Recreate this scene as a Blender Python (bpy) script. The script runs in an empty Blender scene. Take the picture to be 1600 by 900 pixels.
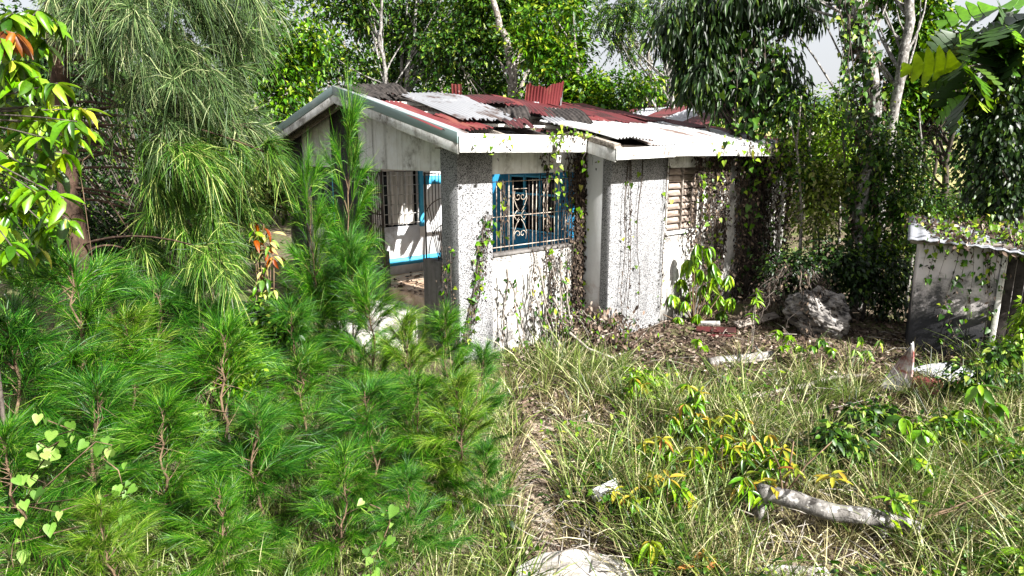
import bpy, bmesh, math, random
import numpy as np
from mathutils import Vector, Matrix

random.seed(7)
rng = np.random.default_rng(7)
R = math.radians
scene = bpy.context.scene
COL = scene.collection

# ------------------------------------------------------------------ camera
FPX, HCAM = 1000.0, 2.9                      # focal length in photo pixels (1600 wide), camera height
PITCH = math.atan(214 / FPX)
cam_d = bpy.data.cameras.new('camera')
cam_d.sensor_width = 36.0
cam_d.lens = 36.0 * FPX / 1600.0
cam_d.clip_start, cam_d.clip_end = 0.05, 2000
cam = bpy.data.objects.new('camera', cam_d)
cam.location = (0, 0, HCAM)
cam.rotation_euler = (math.pi / 2 - PITCH, 0, 0)
COL.objects.link(cam)
scene.camera = cam
# ------------------------------------------------------------------ house axes, sky and sun
AZ = R(48.5)
U3 = np.array([math.sin(AZ), math.cos(AZ), 0.0])       # along the front wall, to the right
V3 = np.array([-math.cos(AZ), math.sin(AZ), 0.0])      # along the gable wall, going back
SUN_EL, SUN_REL = R(36), R(4)
sdir = (-V3 * math.cos(SUN_REL) + U3 * math.sin(SUN_REL)) * math.cos(SUN_EL) + np.array([0, 0, math.sin(SUN_EL)])
world = bpy.data.worlds.new('World')
scene.world = world
world.use_nodes = True
wn, wl = world.node_tree.nodes, world.node_tree.links
wn.clear()
sky = wn.new('ShaderNodeTexSky'); sky.sky_type = 'NISHITA'; sky.sun_disc = False
sky.sun_elevation = SUN_EL
sky.sun_rotation = math.atan2(sdir[0], sdir[1])
sky.air_density = 1.0; sky.dust_density = 7.0; sky.ozone_density = 1.0
bg = wn.new('ShaderNodeBackground'); bg.inputs['Strength'].default_value = 0.056
wo = wn.new('ShaderNodeOutputWorld')
veil = wn.new('ShaderNodeMix'); veil.data_type = 'RGBA'; veil.inputs[0].default_value = .70    # even white veil of high cloud
veil.inputs[7].default_value = (5.6, 5.7, 5.9, 1)
wl.new(sky.outputs[0], veil.inputs[6]); wl.new(veil.outputs[2], bg.inputs['Color']); wl.new(bg.outputs[0], wo.inputs['Surface'])
sun_d = bpy.data.lights.new('sun', 'SUN'); sun_d.energy = 5.0; sun_d.angle = R(0.5); sun_d.color = (1.0, 0.975, 0.93)
sun = bpy.data.objects.new('sun', sun_d)
sun.rotation_euler = Vector([float(c) for c in sdir]).to_track_quat('Z', 'Y').to_euler()
sun.location = (8, -6, 12)
COL.objects.link(sun)
vs = scene.view_settings
vs.view_transform = 'Standard'; vs.look = 'None'; vs.gamma = 1.0; vs.use_curve_mapping = False
vs.exposure = 1.75
scene.render.engine = 'CYCLES'
scene.cycles.max_bounces = 2
scene.cycles.diffuse_bounces = 1
scene.cycles.transmission_bounces = 1
scene.cycles.transparent_max_bounces = 4

# ------------------------------------------------------------------ pixel helpers (photo pixels -> places)
_F = np.array([0, math.cos(PITCH), -math.sin(PITCH)]); _UP = np.array([0, math.sin(PITCH), math.cos(PITCH)])
CAM = np.array([0, 0, HCAM])
def ray(x, y): return _F + np.array([1., 0, 0]) * (x - 800) / FPX + _UP * (450 - y) / FPX
def gnd(x, y, z=0.0):
    d = ray(x, y); return CAM + d * (z - HCAM) / d[2]
def at(x, y, Y):
    d = ray(x, y); return CAM + d * (Y / d[1])
ORI = gnd(720, 562)                                   # foot of the house's corner pillar

# ------------------------------------------------------------------ node materials
def new_mat(name):
    m = bpy.data.materials.new(name); m.use_nodes = True
    nt = m.node_tree; nt.nodes.clear()
    out = nt.nodes.new('ShaderNodeOutputMaterial')
    return m, nt, nt.nodes, nt.links, out
def ramp(n, stops, interp='LINEAR'):
    r = n.new('ShaderNodeValToRGB'); cr = r.color_ramp; cr.interpolation = interp
    while len(cr.elements) < len(stops): cr.elements.new(0.5)
    for e, (p, c) in zip(cr.elements, stops):
        e.position = p; e.color = (c[0], c[1], c[2], 1) if not isinstance(c, (int, float)) else (c, c, c, 1)
    return r
def noise(n, l, vec, scale, detail=4, rough=.55):
    t = n.new('ShaderNodeTexNoise'); t.inputs['Scale'].default_value = scale
    t.inputs['Detail'].default_value = detail; t.inputs['Roughness'].default_value = rough
    l.new(vec, t.inputs['Vector']); return t
def coords(n, l, scale=(1, 1, 1), kind='Object'):
    tc = n.new('ShaderNodeTexCoord'); mp = n.new('ShaderNodeMapping'); mp.inputs['Scale'].default_value = scale
    l.new(tc.outputs[kind], mp.inputs['Vector']); return mp.outputs[0]
def mixc(n, l, fac, a, b):
    m = n.new('ShaderNodeMix'); m.data_type = 'RGBA'
    if hasattr(fac, 'is_linked') or hasattr(fac, 'links'): l.new(fac, m.inputs[0])
    else: m.inputs[0].default_value = fac
    for s, i in ((a, 6), (b, 7)):
        if isinstance(s, tuple): m.inputs[i].default_value = (*s, 1)
        else: l.new(s, m.inputs[i])
    return m.outputs[2]
def principled(n, l, out, color, rough=.8, bump=None, bstr=.3, bdist=.01, metal=0., spec=.4):
    b = n.new('ShaderNodeBsdfPrincipled')
    if isinstance(color, tuple): b.inputs['Base Color'].default_value = (*color, 1)
    else: l.new(color, b.inputs['Base Color'])
    if isinstance(rough, float): b.inputs['Roughness'].default_value = rough
    else: l.new(rough, b.inputs['Roughness'])
    b.inputs['Metallic'].default_value = metal
    b.inputs['Specular IOR Level'].default_value = spec
    if bump is not None:
        bp = n.new('ShaderNodeBump'); bp.inputs['Strength'].default_value = bstr; bp.inputs['Distance'].default_value = bdist
        l.new(bump, bp.inputs['Height']); l.new(bp.outputs[0], b.inputs['Normal'])
    l.new(b.outputs[0], out.inputs['Surface'])
    return b
def leaf_mat(name, stops, trans=.35, rough=.45, spec=.35, tcol=1.6):
    """Each leaf (mesh island) and each object draws its own colour from the ramp."""
    m, nt, n, l, out = new_mat(name)
    g = n.new('ShaderNodeNewGeometry'); oi = n.new('ShaderNodeObjectInfo')
    a = n.new('ShaderNodeMath'); a.operation = 'ADD'; l.new(g.outputs['Random Per Island'], a.inputs[0]); l.new(oi.outputs['Random'], a.inputs[1])
    f = n.new('ShaderNodeMath'); f.operation = 'FRACT'; l.new(a.outputs[0], f.inputs[0])
    stops = [(stops[0][0], tuple(.45 * c for c in stops[0][1]))] + [(p, tuple(.82 * q for q in c)) for p, c in stops[1:-1]] + [stops[-1]]; rp = ramp(n, stops); l.new(f.outputs[0], rp.inputs[0])
    nz = noise(n, l, coords(n, l), 9.0, 3)
    hs = n.new('ShaderNodeHueSaturation'); mr = n.new('ShaderNodeMapRange')
    mr.inputs[1].default_value = .3; mr.inputs[2].default_value = .7; mr.inputs[3].default_value = .72; mr.inputs[4].default_value = 1.25
    l.new(nz.outputs[0], mr.inputs[0]); hs.inputs['Saturation'].default_value = 1.12; l.new(mr.outputs[0], hs.inputs['Value']); l.new(rp.outputs[0], hs.inputs['Color'])
    b = n.new('ShaderNodeBsdfPrincipled'); l.new(hs.outputs[0], b.inputs['Base Color'])
    b.inputs['Roughness'].default_value = rough; b.inputs['Specular IOR Level'].default_value = spec
    t = n.new('ShaderNodeBsdfTranslucent'); h2 = n.new('ShaderNodeHueSaturation'); h2.inputs['Value'].default_value = tcol
    h2.inputs['Hue'].default_value = .485; l.new(hs.outputs[0], h2.inputs['Color']); l.new(h2.outputs[0], t.inputs['Color'])
    mx = n.new('ShaderNodeMixShader'); mx.inputs[0].default_value = trans * .62
    l.new(b.outputs[0], mx.inputs[1]); l.new(t.outputs[0], mx.inputs[2]); l.new(mx.outputs[0], out.inputs['Surface'])
    return m
def plaster(name, base, stain, amount=.5, streak=7.0, bumps=.25):
    m, nt, n, l, out = new_mat(name)
    a = noise(n, l, coords(n, l, (streak * 2, streak * 2, .55)), 1.0, 6, .65)
    b = noise(n, l, coords(n, l), 1.5, 6, .65)
    c = noise(n, l, coords(n, l), 38.0, 3, .6)
    e = noise(n, l, coords(n, l), 5.0, 6, .7)
    ra = ramp(n, [(.60 - .14 * amount, 0.), (.82 - .12 * amount, .85)]); l.new(a.outputs[0], ra.inputs[0])
    rb = ramp(n, [(.58 - .14 * amount, 0.), (.70 - .12 * amount, 1.)]); l.new(b.outputs[0], rb.inputs[0])
    rg = ramp(n, [(.40 - .05 * amount, 0.), (.60 - .04 * amount, 1.)]); l.new(e.outputs[0], rg.inputs[0])
    m1 = n.new('ShaderNodeMath'); m1.operation = 'MULTIPLY'; l.new(rb.outputs[0], m1.inputs[0]); l.new(rg.outputs[0], m1.inputs[1])
    mx = n.new('ShaderNodeMath'); mx.operation = 'MAXIMUM'; l.new(ra.outputs[0], mx.inputs[0]); l.new(m1.outputs[0], mx.inputs[1])
    ml = n.new('ShaderNodeMath'); ml.operation = 'MULTIPLY'; l.new(mx.outputs[0], ml.inputs[0])
    rc = ramp(n, [(.3, .55), (.65, 1.)]); l.new(c.outputs[0], rc.inputs[0]); l.new(rc.outputs[0], ml.inputs[1])
    tint = mixc(n, l, rg.outputs[0], base, tuple(x * y for x, y in zip(base, (.90, .88, .85))))
    col = mixc(n, l, ml.outputs[0], tint, stain)
    principled(n, l, out, col, .85, c.outputs[0], bumps, .006, spec=.25)
    return m
def speckle(name, dark, light, scale=95.0):
    m, nt, n, l, out = new_mat(name)
    v = n.new('ShaderNodeTexVoronoi'); v.inputs['Scale'].default_value = scale; l.new(coords(n, l), v.inputs['Vector'])
    sx = n.new('ShaderNodeSeparateColor'); l.new(v.outputs['Color'], sx.inputs[0])
    rp = ramp(n, [(.0, dark), (.24, dark), (.36, tuple(.72 * x for x in light)), (1., light)]); l.new(sx.outputs[0], rp.inputs[0])
    big = noise(n, l, coords(n, l, (3, 3, .8)), 1.0, 5)
    rb = ramp(n, [(.5, 0.), (.75, .55)]); l.new(big.outputs[0], rb.inputs[0])
    col = mixc(n, l, rb.outputs[0], rp.outputs[0], tuple(.5 * x for x in dark))
    principled(n, l, out, col, .9, v.outputs['Distance'], .9, .012, spec=.2)
    return m
def rough_mat(name, c1, c2, scale=6.0, rough=.9, bump=.4, stretch=(1, 1, 1), lo=.38, hi=.62, bdist=.01, metal=0.):
    m, nt, n, l, out = new_mat(name)
    a = noise(n, l, coords(n, l, stretch), scale, 7, .65)
    rp = ramp(n, [(lo, c1), (hi, c2)]); l.new(a.outputs[0], rp.inputs[0])
    principled(n, l, out, rp.outputs[0], rough, a.outputs[0], bump, bdist, metal=metal, spec=.3)
    return m
def sheet_mat(name, base, rust, bare, rust_amt=.5, bare_amt=.3, metal=0.15, rough=.55):
    m, nt, n, l, out = new_mat(name)
    a = noise(n, l, coords(n, l, (1.2, .5, 1), 'Object'), 2.6, 7, .62)
    b = noise(n, l, coords(n, l, (.6, .6, .6)), 1.7, 5, .6)
    ra = ramp(n, [(.66 - .25 * rust_amt, 0.), (.74 - .2 * rust_amt, 1.)]); l.new(a.outputs[0], ra.inputs[0])
    rb = ramp(n, [(.70 - .25 * bare_amt, 0.), (.74 - .25 * bare_amt, 1.)]); l.new(b.outputs[0], rb.inputs[0])
    col = mixc(n, l, rb.outputs[0], mixc(n, l, ra.outputs[0], base, rust), bare)
    principled(n, l, out, col, rough, a.outputs[0], .15, .004, metal=metal, spec=.4)
    return m
def bark_mat(name, c1, c2, spots=None, scale=9.0):
    m, nt, n, l, out = new_mat(name)
    a = noise(n, l, coords(n, l, (1, 1, .45)), scale, 7, .7)
    rp = ramp(n, [(.36, c1), (.6, c2)]); l.new(a.outputs[0], rp.inputs[0])
    col = rp.outputs[0]
    if spots:
        b = noise(n, l, coords(n, l), scale * 1.7, 5, .6); rb = ramp(n, [(.55, 0.), (.62, 1.)]); l.new(b.outputs[0], rb.inputs[0])
        col = mixc(n, l, rb.outputs[0], col, spots)
    principled(n, l, out, col, .9, a.outputs[0], .8, .02, spec=.2)
    return m

M = {}
M['plaster'] = plaster('white_plaster', (.78, .79, .80), (.10, .09, .08), .62)
M['plaster_dirty'] = plaster('mouldy_plaster', (.72, .71, .69), (.03, .025, .022), 1.15)
M['plaster_mould'] = plaster('streaked_mould_plaster', (.72, .71, .69), (.03, .027, .026), 1.6, 5.0)
M['plaster_black'] = plaster('blackened_plaster', (.17, .16, .155), (.02, .018, .017), .9)
M['plaster_shed'] = plaster('shed_plaster', (.66, .62, .60), (.05, .05, .052), .95, 2.0)
M['inner_white'] = plaster('inner_white_paint', (.80, .81, .83), (.25, .22, .2), .2)
def shed_mat(name, stops, shift):
    m, nt, n, l, out = new_mat(name)
    co = coords(n, l); a = noise(n, l, co, 2.2, 6, .6); c = noise(n, l, co, 30., 4, .7)
    sp = n.new('ShaderNodeSeparateXYZ'); l.new(co, sp.inputs[0])
    w_ = n.new('ShaderNodeMath'); w_.operation = 'MULTIPLY_ADD'; l.new(a.outputs[0], w_.inputs[0]); w_.inputs[1].default_value = -1.7; l.new(sp.outputs[2], w_.inputs[2])
    rp = ramp(n, stops)
    mr = n.new('ShaderNodeMapRange'); mr.inputs[1].default_value = -.75; mr.inputs[2].default_value = .75; l.new(w_.outputs[0], mr.inputs[0])
    j = n.new('ShaderNodeMath'); j.operation = 'MULTIPLY_ADD'; l.new(c.outputs[0], j.inputs[0]); j.inputs[1].default_value = .35; l.new(mr.outputs[0], j.inputs[2])
    j2 = n.new('ShaderNodeMath'); j2.operation = 'SUBTRACT'; l.new(j.outputs[0], j2.inputs[0]); j2.inputs[1].default_value = shift; l.new(j2.outputs[0], rp.inputs[0])
    principled(n, l, out, rp.outputs[0], .9, c.outputs[0], .4, .01, spec=.2); return m
M['plaster_shed'] = shed_mat('mould_stained_plaster', [(.0, (.030, .030, .034)), (.22, (.075, .072, .072)), (.42, (.55, .50, .49)), (1., (.66, .62, .60))], .43)
M['plaster_peeled'] = shed_mat('peeled_pink_plaster', [(.0, (.05, .035, .03)), (.16, (.12, .08, .07)), (.26, (.40, .30, .27)), (.48, (.62, .60, .60)), (1., (.78, .79, .80))], .27)
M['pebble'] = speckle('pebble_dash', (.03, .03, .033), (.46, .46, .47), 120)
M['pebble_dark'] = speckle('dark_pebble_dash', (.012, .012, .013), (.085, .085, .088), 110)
M['blue'] = plaster('blue_paint', (.03, .27, .52), (.02, .10, .2), .35)
M['blue_trim'] = rough_mat('blue_trim_paint', (.05, .32, .55), (.07, .4, .62), 5, .6, .1)
M['white_wood'] = plaster('white_painted_board', (.74, .75, .75), (.12, .10, .085), .85, 3.0)
M['grey_metal'] = sheet_mat('grey_green_flashing', (.20, .27, .27), (.33, .37, .37), (.13, .15, .15), .4, .15, .2)
M['red_sheet'] = sheet_mat('red_painted_sheet', (.16, .030, .032), (.20, .062, .045), (.50, .46, .45), .45, .22)
M['maroon_sheet'] = sheet_mat('maroon_rusted_sheet', (.095, .018, .020), (.040, .014, .013), (.36, .32, .31), .7, .12)
M['white_sheet'] = sheet_mat('bare_zinc_sheet', (.27, .275, .29), (.10, .07, .06), (.40, .40, .41), .55, .25, .25)
M['torn_sheet'] = sheet_mat('peeling_red_white_sheet', (.62, .60, .59), (.24, .06, .05), (.62, .60, .59), .75, .1, .1)
M['pale_sheet'] = sheet_mat('sunlit_pale_sheet', (.44, .445, .45), (.17, .12, .10), (.52, .52, .52), .5, .3, .15)  # paler copy of the zinc; sun glare on the wing put into colour
M['grey_sheet'] = sheet_mat('grey_zinc_sheet', (.30, .31, .34), (.14, .11, .11), (.44, .44, .46), .35, .25, .2)
M['burnt'] = rough_mat('charred_timber', (.012, .010, .009), (.05, .042, .038), 9, .95, .6)
M['timber'] = rough_mat('weathered_timber', (.10, .08, .065), (.34, .30, .26), 5, .9, .5, (1, 6, 6))
M['pale_timber'] = rough_mat('pale_timber', (.45, .43, .40), (.70, .68, .64), 5, .85, .3, (1, 6, 6))
M['iron'] = rough_mat('rusty_iron', (.015, .012, .012), (.07, .045, .035), 12, .7, .4)
M['iron_pale'] = rough_mat('pale_rusted_iron', (.16, .11, .08), (.52, .47, .40), 7, .75, .4)
M['glass_dark'] = rough_mat('dirty_dark_glass', (.006, .008, .010), (.025, .03, .035), 3, .15, .05)
M['louvre'] = rough_mat('brown_louvre', (.20, .15, .12), (.42, .35, .30), 5, .6, .2, (1, 1, 4))
M['curtain'] = rough_mat('pale_curtain', (.55, .53, .49), (.78, .76, .72), 6, .9, .2, (6, 6, .5))
M['concrete'] = rough_mat('pale_concrete', (.16, .14, .12), (.50, .48, .45), 5, .95, .8, (1,1,1), .36, .56)
M['tile'] = rough_mat('tan_floor', (.38, .24, .15), (.60, .46, .34), 4, .8, .3)
M['rock'] = rough_mat('pale_weathered_rock', (.02, .018, .018), (.27, .25, .235), 5.5, .95, 1.0, (1, 1, 2.6), .40, .58, .05)
M['bark_pale'] = bark_mat('pale_grey_bark', (.03, .027, .024), (.25, .235, .22), (.40, .39, .37), 10)
M['bark_dark'] = bark_mat('dark_bark', (.02, .016, .013), (.085, .068, .055), None, 9)
M['bark_mid'] = bark_mat('grey_brown_bark', (.06, .05, .042), (.26, .23, .20), (.40, .38, .35), 10)
M['bark_red'] = bark_mat('casuarina_bark', (.025, .016, .011), (.09, .055, .038), None, 12)
M['twig'] = bark_mat('brown_twig', (.05, .032, .02), (.20, .135, .085), None, 12)
M['dry_stem'] = bark_mat('dry_vine_stem', (.025, .02, .017), (.12, .10, .085), None, 14)
M['pale_twig'] = bark_mat('pale_dry_twig', (.10, .085, .07), (.33, .30, .26), None, 14)
G = lambda *a: leaf_mat(*a)
M['needle'] = leaf_mat('casuarina_needles', [(0, (.010, .050, .007)), (.5, (.034, .135, .015)), (.85, (.11, .28, .032)), (1, (.30, .42, .10))], .30, .45)
M['needle_b'] = leaf_mat('deep_casuarina_needles', [(0, (.008, .045, .008)), (.5, (.028, .12, .018)), (.85, (.08, .23, .03)), (1, (.20, .34, .08))], .28, .45)
M['needle_c'] = leaf_mat('yellowish_casuarina_needles', [(0, (.02, .055, .006)), (.45, (.06, .155, .016)), (.8, (.15, .29, .035)), (1, (.34, .40, .11))], .30, .45)
M['needle_d'] = leaf_mat('light_casuarina_needles', [(0, (.016, .05, .008)), (.45, (.055, .145, .022)), (.8, (.14, .27, .05)), (1, (.40, .44, .16))], .30, .45)
M['needle_dead'] = leaf_mat('dead_casuarina_needles', [(0, (.08, .05, .02)), (.5, (.20, .13, .06)), (1, (.34, .25, .13))], .2, .6)
M['needle_grey'] = leaf_mat('grey_green_needles', [(0, (.022, .045, .016)), (.5, (.066, .125, .042)), (.85, (.16, .235, .085)), (1, (.40, .42, .24))], .28, .5)
M['leaf_mid'] = leaf_mat('mid_green_leaves', [(0, (.008, .026, .005)), (.5, (.028, .080, .012)), (.85, (.09, .19, .026)), (1, (.28, .34, .08))], .33)
M['leaf_bright'] = leaf_mat('bright_green_leaves', [(0, (.018, .06, .008)), (.5, (.055, .155, .018)), (.85, (.15, .29, .032)), (1, (.34, .40, .07))], .38)
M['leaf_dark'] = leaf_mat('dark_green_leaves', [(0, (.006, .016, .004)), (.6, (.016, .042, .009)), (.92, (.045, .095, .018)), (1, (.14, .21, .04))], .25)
M['leaf_olive'] = leaf_mat('olive_leaves', [(0, (.035, .055, .014)), (.5, (.09, .13, .03)), (.85, (.17, .21, .06)), (1, (.35, .33, .14))], .33)
M['leaf_yellow'] = leaf_mat('yellow_green_big_leaves', [(0, (.05, .14, .012)), (.45, (.13, .27, .03)), (.9, (.29, .42, .07)), (1, (.44, .44, .08))], .4, .35, .5)
M['leaf_tangle'] = leaf_mat('mixed_creeper_leaves', [(0, (.05, .06, .02)), (.35, (.12, .18, .03)), (.7, (.26, .34, .06)), (1, (.44, .42, .20))], .36)
M['leaf_creeper'] = leaf_mat('creeper_leaves', [(0, (.06, .13, .015)), (.5, (.13, .26, .03)), (.9, (.27, .38, .06)), (1, (.44, .42, .10))], .36, .4)
M['leaf_lime'] = leaf_mat('lime_leaves', [(0, (.09, .21, .02)), (.5, (.19, .36, .04)), (1, (.34, .48, .09))], .42, .4)
M['leaf_orange'] = leaf_mat('orange_young_leaves', [(0, (.18, .28, .04)), (.5, (.36, .36, .06)), (.88, (.42, .29, .07)), (1, (.32, .14, .06))], .4)
M['leaf_red'] = leaf_mat('red_and_yellow_leaves', [(0, (.26, .04, .02)), (.3, (.46, .15, .03)), (.55, (.55, .46, .22)), (1, (.34, .40, .10))], .35)
M['leaf_rust'] = leaf_mat('rust_old_leaves', [(0, (.16, .05, .02)), (.6, (.28, .11, .03)), (1, (.34, .24, .05))], .35)
M['leaf_mango'] = leaf_mat('mango_leaves', [(0, (.035, .11, .015)), (.6, (.10, .24, .025)), (1, (.25, .36, .04))], .3, .35, .5)
M['leaf_pale'] = leaf_mat('pale_vine_leaves', [(0, (.07, .17, .03)), (.6, (.15, .28, .06)), (1, (.30, .39, .14))], .35)
M['dead_leaf'] = leaf_mat('dead_leaves', [(0, (.016, .012, .010)), (.5, (.045, .033, .026)), (.9, (.12, .09, .068)), (1, (.26, .2, .15))], .15, .8, .2, 1.1)
M['litter'] = leaf_mat('leaf_litter', [(0, (.03, .02, .015)), (.5, (.09, .062, .048)), (.85, (.21, .155, .12)), (1, (.46, .39, .33))], .12, .8, .2, 1.1)
M['grass'] = leaf_mat('green_grass', [(0, (.03, .06, .012)), (.5, (.10, .165, .032)), (.85, (.27, .32, .11)), (1, (.60, .58, .36))], .35, .45)
M['straw'] = leaf_mat('dry_grass', [(0, (.08, .065, .03)), (.45, (.22, .19, .09)), (.8, (.46, .41, .22)), (1, (.72, .68, .46))], .3, .6)

def ground_mat():
    m, nt, n, l, out = new_mat('soil_ground')
    co = coords(n, l)
    a = noise(n, l, co, .9, 6); b = noise(n, l, co, 7.0, 7, .7); c = noise(n, l, co, 40., 4, .7)
    r1 = ramp(n, [(.3, (.030, .022, .016)), (.5, (.10, .074, .052)), (.68, (.26, .21, .155))]); l.new(b.outputs[0], r1.inputs[0])
    r2 = ramp(n, [(.47, 0.), (.6, 1.)]); l.new(a.outputs[0], r2.inputs[0])
    r3 = ramp(n, [(.3, (.045, .065, .02)), (.7, (.16, .17, .06))]); l.new(c.outputs[0], r3.inputs[0])
    col = mixc(n, l, r2.outputs[0], r1.outputs[0], r3.outputs[0])
    principled(n, l, out, col, .95, b.outputs[0], .7, .03, spec=.15)
    return m
M['ground'] = ground_mat()
M['path_soil'] = rough_mat('pale_dry_soil', (.16, .115, .08), (.42, .34, .26), 6, .95, .8, (1, 1, 1), .35, .62, .03)
M['hill'] = rough_mat('grassy_hillside', (.16, .16, .05), (.36, .31, .14), .25, .95, .2)
M['far_hill'] = rough_mat('hazy_far_hill', (.03, .05, .05), (.06, .085, .075), .05, .95, .2)  # distance haze put into the bluish green colour

# ------------------------------------------------------------------ mesh helpers
class MB:
    def __init__(s): s.v, s.f, s.n = [], [], 0
    def add(s, verts, faces, mat=0):
        verts = np.asarray(verts, dtype=np.float32).reshape(-1, 3); faces = np.asarray(faces, dtype=np.int32)
        if len(faces) == 0: return
        s.v.append(verts); s.f.append((faces + s.n, mat)); s.n += len(verts)
    def box(s, a, b, mat=0):
        (x0, y0, z0), (x1, y1, z1) = a, b
        s.add([(x0,y0,z0),(x1,y0,z0),(x1,y1,z0),(x0,y1,z0),(x0,y0,z1),(x1,y0,z1),(x1,y1,z1),(x0,y1,z1)],
              [(0,3,2,1),(4,5,6,7),(0,1,5,4),(1,2,6,5),(2,3,7,6),(3,0,4,7)], mat)
    def prism(s, poly, axis, a, b, mat=0):
        """poly: 2D points; axis 0: (y,z) along x; 1: (x,z) along y; 2: (x,y) along z"""
        n = len(poly)
        def p3(p, t): return {0: (t, p[0], p[1]), 1: (p[0], t, p[1]), 2: (p[0], p[1], t)}[axis]
        vs_ = [p3(p, a) for p in poly] + [p3(p, b) for p in poly]
        base = s.n
        s.v.append(np.array(vs_, dtype=np.float32)); s.n += 2 * n
        s.f.append((np.array([list(range(n - 1, -1, -1))]) + base, mat)); s.f.append((np.array([list(range(n, 2 * n))]) + base, mat))
        s.f.append((np.array([(i, (i + 1) % n, n + (i + 1) % n, n + i) for i in range(n)]) + base, mat))
    def tube(s, pts, rad, sides=5, mat=0, cap=True):
        P = np.asarray(pts, dtype=float); k = len(P)
        if np.isscalar(rad): rad = np.full(k, rad)
        rad = np.asarray(rad, dtype=float)
        T = np.gradient(P, axis=0); T /= (np.linalg.norm(T, axis=1, keepdims=True) + 1e-9)
        ref = np.array([0, 0, 1.]) if abs(T[0][2]) < .9 else np.array([1., 0, 0])
        A = np.cross(T, ref); A /= (np.linalg.norm(A, axis=1, keepdims=True) + 1e-9); B = np.cross(T, A)
        an = np.linspace(0, 2 * np.pi, sides, endpoint=False)
        ring = P[:, None, :] + rad[:, None, None] * (np.cos(an)[None, :, None] * A[:, None, :] + np.sin(an)[None, :, None] * B[:, None, :])
        i, j = np.meshgrid(np.arange(k - 1), np.arange(sides), indexing='ij')
        q = np.stack([i * sides + j, i * sides + (j + 1) % sides, (i + 1) * sides + (j + 1) % sides, (i + 1) * sides + j], -1).reshape(-1, 4)
        base = s.n
        s.add(ring.reshape(-1, 3), q, mat)
        if cap and sides > 2:
            s.f.append((np.array([list(range(sides - 1, -1, -1))]) + base, mat))
            s.f.append((np.array([[(k - 1) * sides + t for t in range(sides)]]) + base, mat))
    def mesh(s, name, mats, smooth=False):
        me = bpy.data.meshes.new(name)
        for m in (mats if isinstance(mats, (list, tuple)) else [mats]): me.materials.append(m)
        V_ = np.concatenate(s.v) if s.v else np.zeros((0, 3), np.float32)
        tot = np.concatenate([np.full(len(f), f.shape[1], np.int32) for f, _ in s.f])
        loops = np.concatenate([f.reshape(-1) for f, _ in s.f]).astype(np.int32)
        mi = np.concatenate([np.full(len(f), m, np.int32) for f, m in s.f])
        me.vertices.add(len(V_)); me.vertices.foreach_set('co', V_.reshape(-1))
        me.loops.add(len(loops)); me.loops.foreach_set('vertex_index', loops)
        me.polygons.add(len(tot)); st = np.zeros(len(tot), np.int32); st[1:] = np.cumsum(tot)[:-1]
        me.polygons.foreach_set('loop_start', st); me.polygons.foreach_set('loop_total', tot)
        me.polygons.foreach_set('material_index', mi)
        if smooth: me.polygons.foreach_set('use_smooth', np.ones(len(tot), bool))
        me.update(calc_edges=True); me.validate()
        return me
    def build(s, name, mats, parent=None, smooth=False, bevel=0.):
        o = bpy.data.objects.new(name, s.mesh(name, mats, smooth)); COL.objects.link(o); o.parent = parent
        if bevel:
            b = o.modifiers.new('bevel', 'BEVEL'); b.width = bevel; b.segments = 2; b.limit_method = 'ANGLE'
        return o
def tag(o, label=None, cat=None, group=None, kind=None):
    for k, v in (('label', label), ('category', cat), ('group', group), ('kind', kind)):
        if v: o[k] = v
    return o
def thing(name, label, cat, loc=(0, 0, 0), rz=0., group=None):
    o = bpy.data.objects.new(name, None); o.empty_display_size = .2; COL.objects.link(o)
    o.location = [float(c) for c in loc]; o.rotation_euler = (0, 0, rz)
    return tag(o, label, cat, group)
def copy_tree(o, parent=None):
    c = o.copy(); COL.objects.link(c); c.parent = parent
    for ch in list(o.children): copy_tree(ch, c)
    return c
def unit(a): a = np.asarray(a, float); return a / (np.linalg.norm(a, axis=-1, keepdims=True) + 1e-9)
def noise1(n, amp, r):  # smooth random walk
    w = np.cumsum(r.normal(0, 1, n)); w -= np.linspace(w[0], w[-1], n); return w * amp / max(1, n ** .5)

# leaf templates: x along the leaf (0..1), y across (unit width), z fold
def T_diamond(): return np.array([(0,0,0),(.42,.5,.10),(1,0,0),(.42,-.5,.10)]), np.array([(0,2,1),(0,3,2)])
def T_ovate(fold=.18, wide=.45, seg=4):
    xs = np.linspace(0, 1, seg + 1); v = []; f = []
    wd = lambda x: math.sin(math.pi * min(1, x ** (.75 + wide * .4))) ** .85 * .5
    for x in xs: v += [(x, 0, -.10 * math.sin(math.pi * x) * 0), (x, wd(x), fold * wd(x)), (x, -wd(x), fold * wd(x))]
    for i in range(seg):
        a, b = 3 * i, 3 * i + 3
        if i == 0: f += [(a, b, b + 1), (a, b + 2, b)]
        elif i == seg - 1: f += [(a, b, a + 1), (a, a + 2, b)]
        else: f += [(a, b, b + 1), (a, b + 1, a + 1), (a, a + 2, b + 2), (a, b + 2, b)]
    v = np.array(v); v[:, 2] += -.18 * v[:, 0] ** 2
    used = np.unique(np.array(f)); mp = {o: i for i, o in enumerate(used)}
    return v[used], np.array([[mp[a] for a in t] for t in f])
def T_heart():
    o = [(0,0),(-.16,.22),(-.10,.44),(.14,.54),(.42,.42),(.74,.18),(1,0)]
    v = [(x, y, .12 * abs(y)) for x, y in o] + [(x, -y, .12 * abs(y)) for x, y in o[1:-1]] + [(.4, 0, -.03)]
    n = len(o); c = len(v) - 1; ringi = list(range(n)) + list(range(n + len(o) - 3, n - 1, -1))
    f = [(c, ringi[(i + 1) % len(ringi)], ringi[i]) for i in range(len(ringi))]
    v = np.array(v); v[:, 2] -= .12 * np.clip(v[:, 0], 0, 1) ** 2
    return v, np.array(f)
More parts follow.
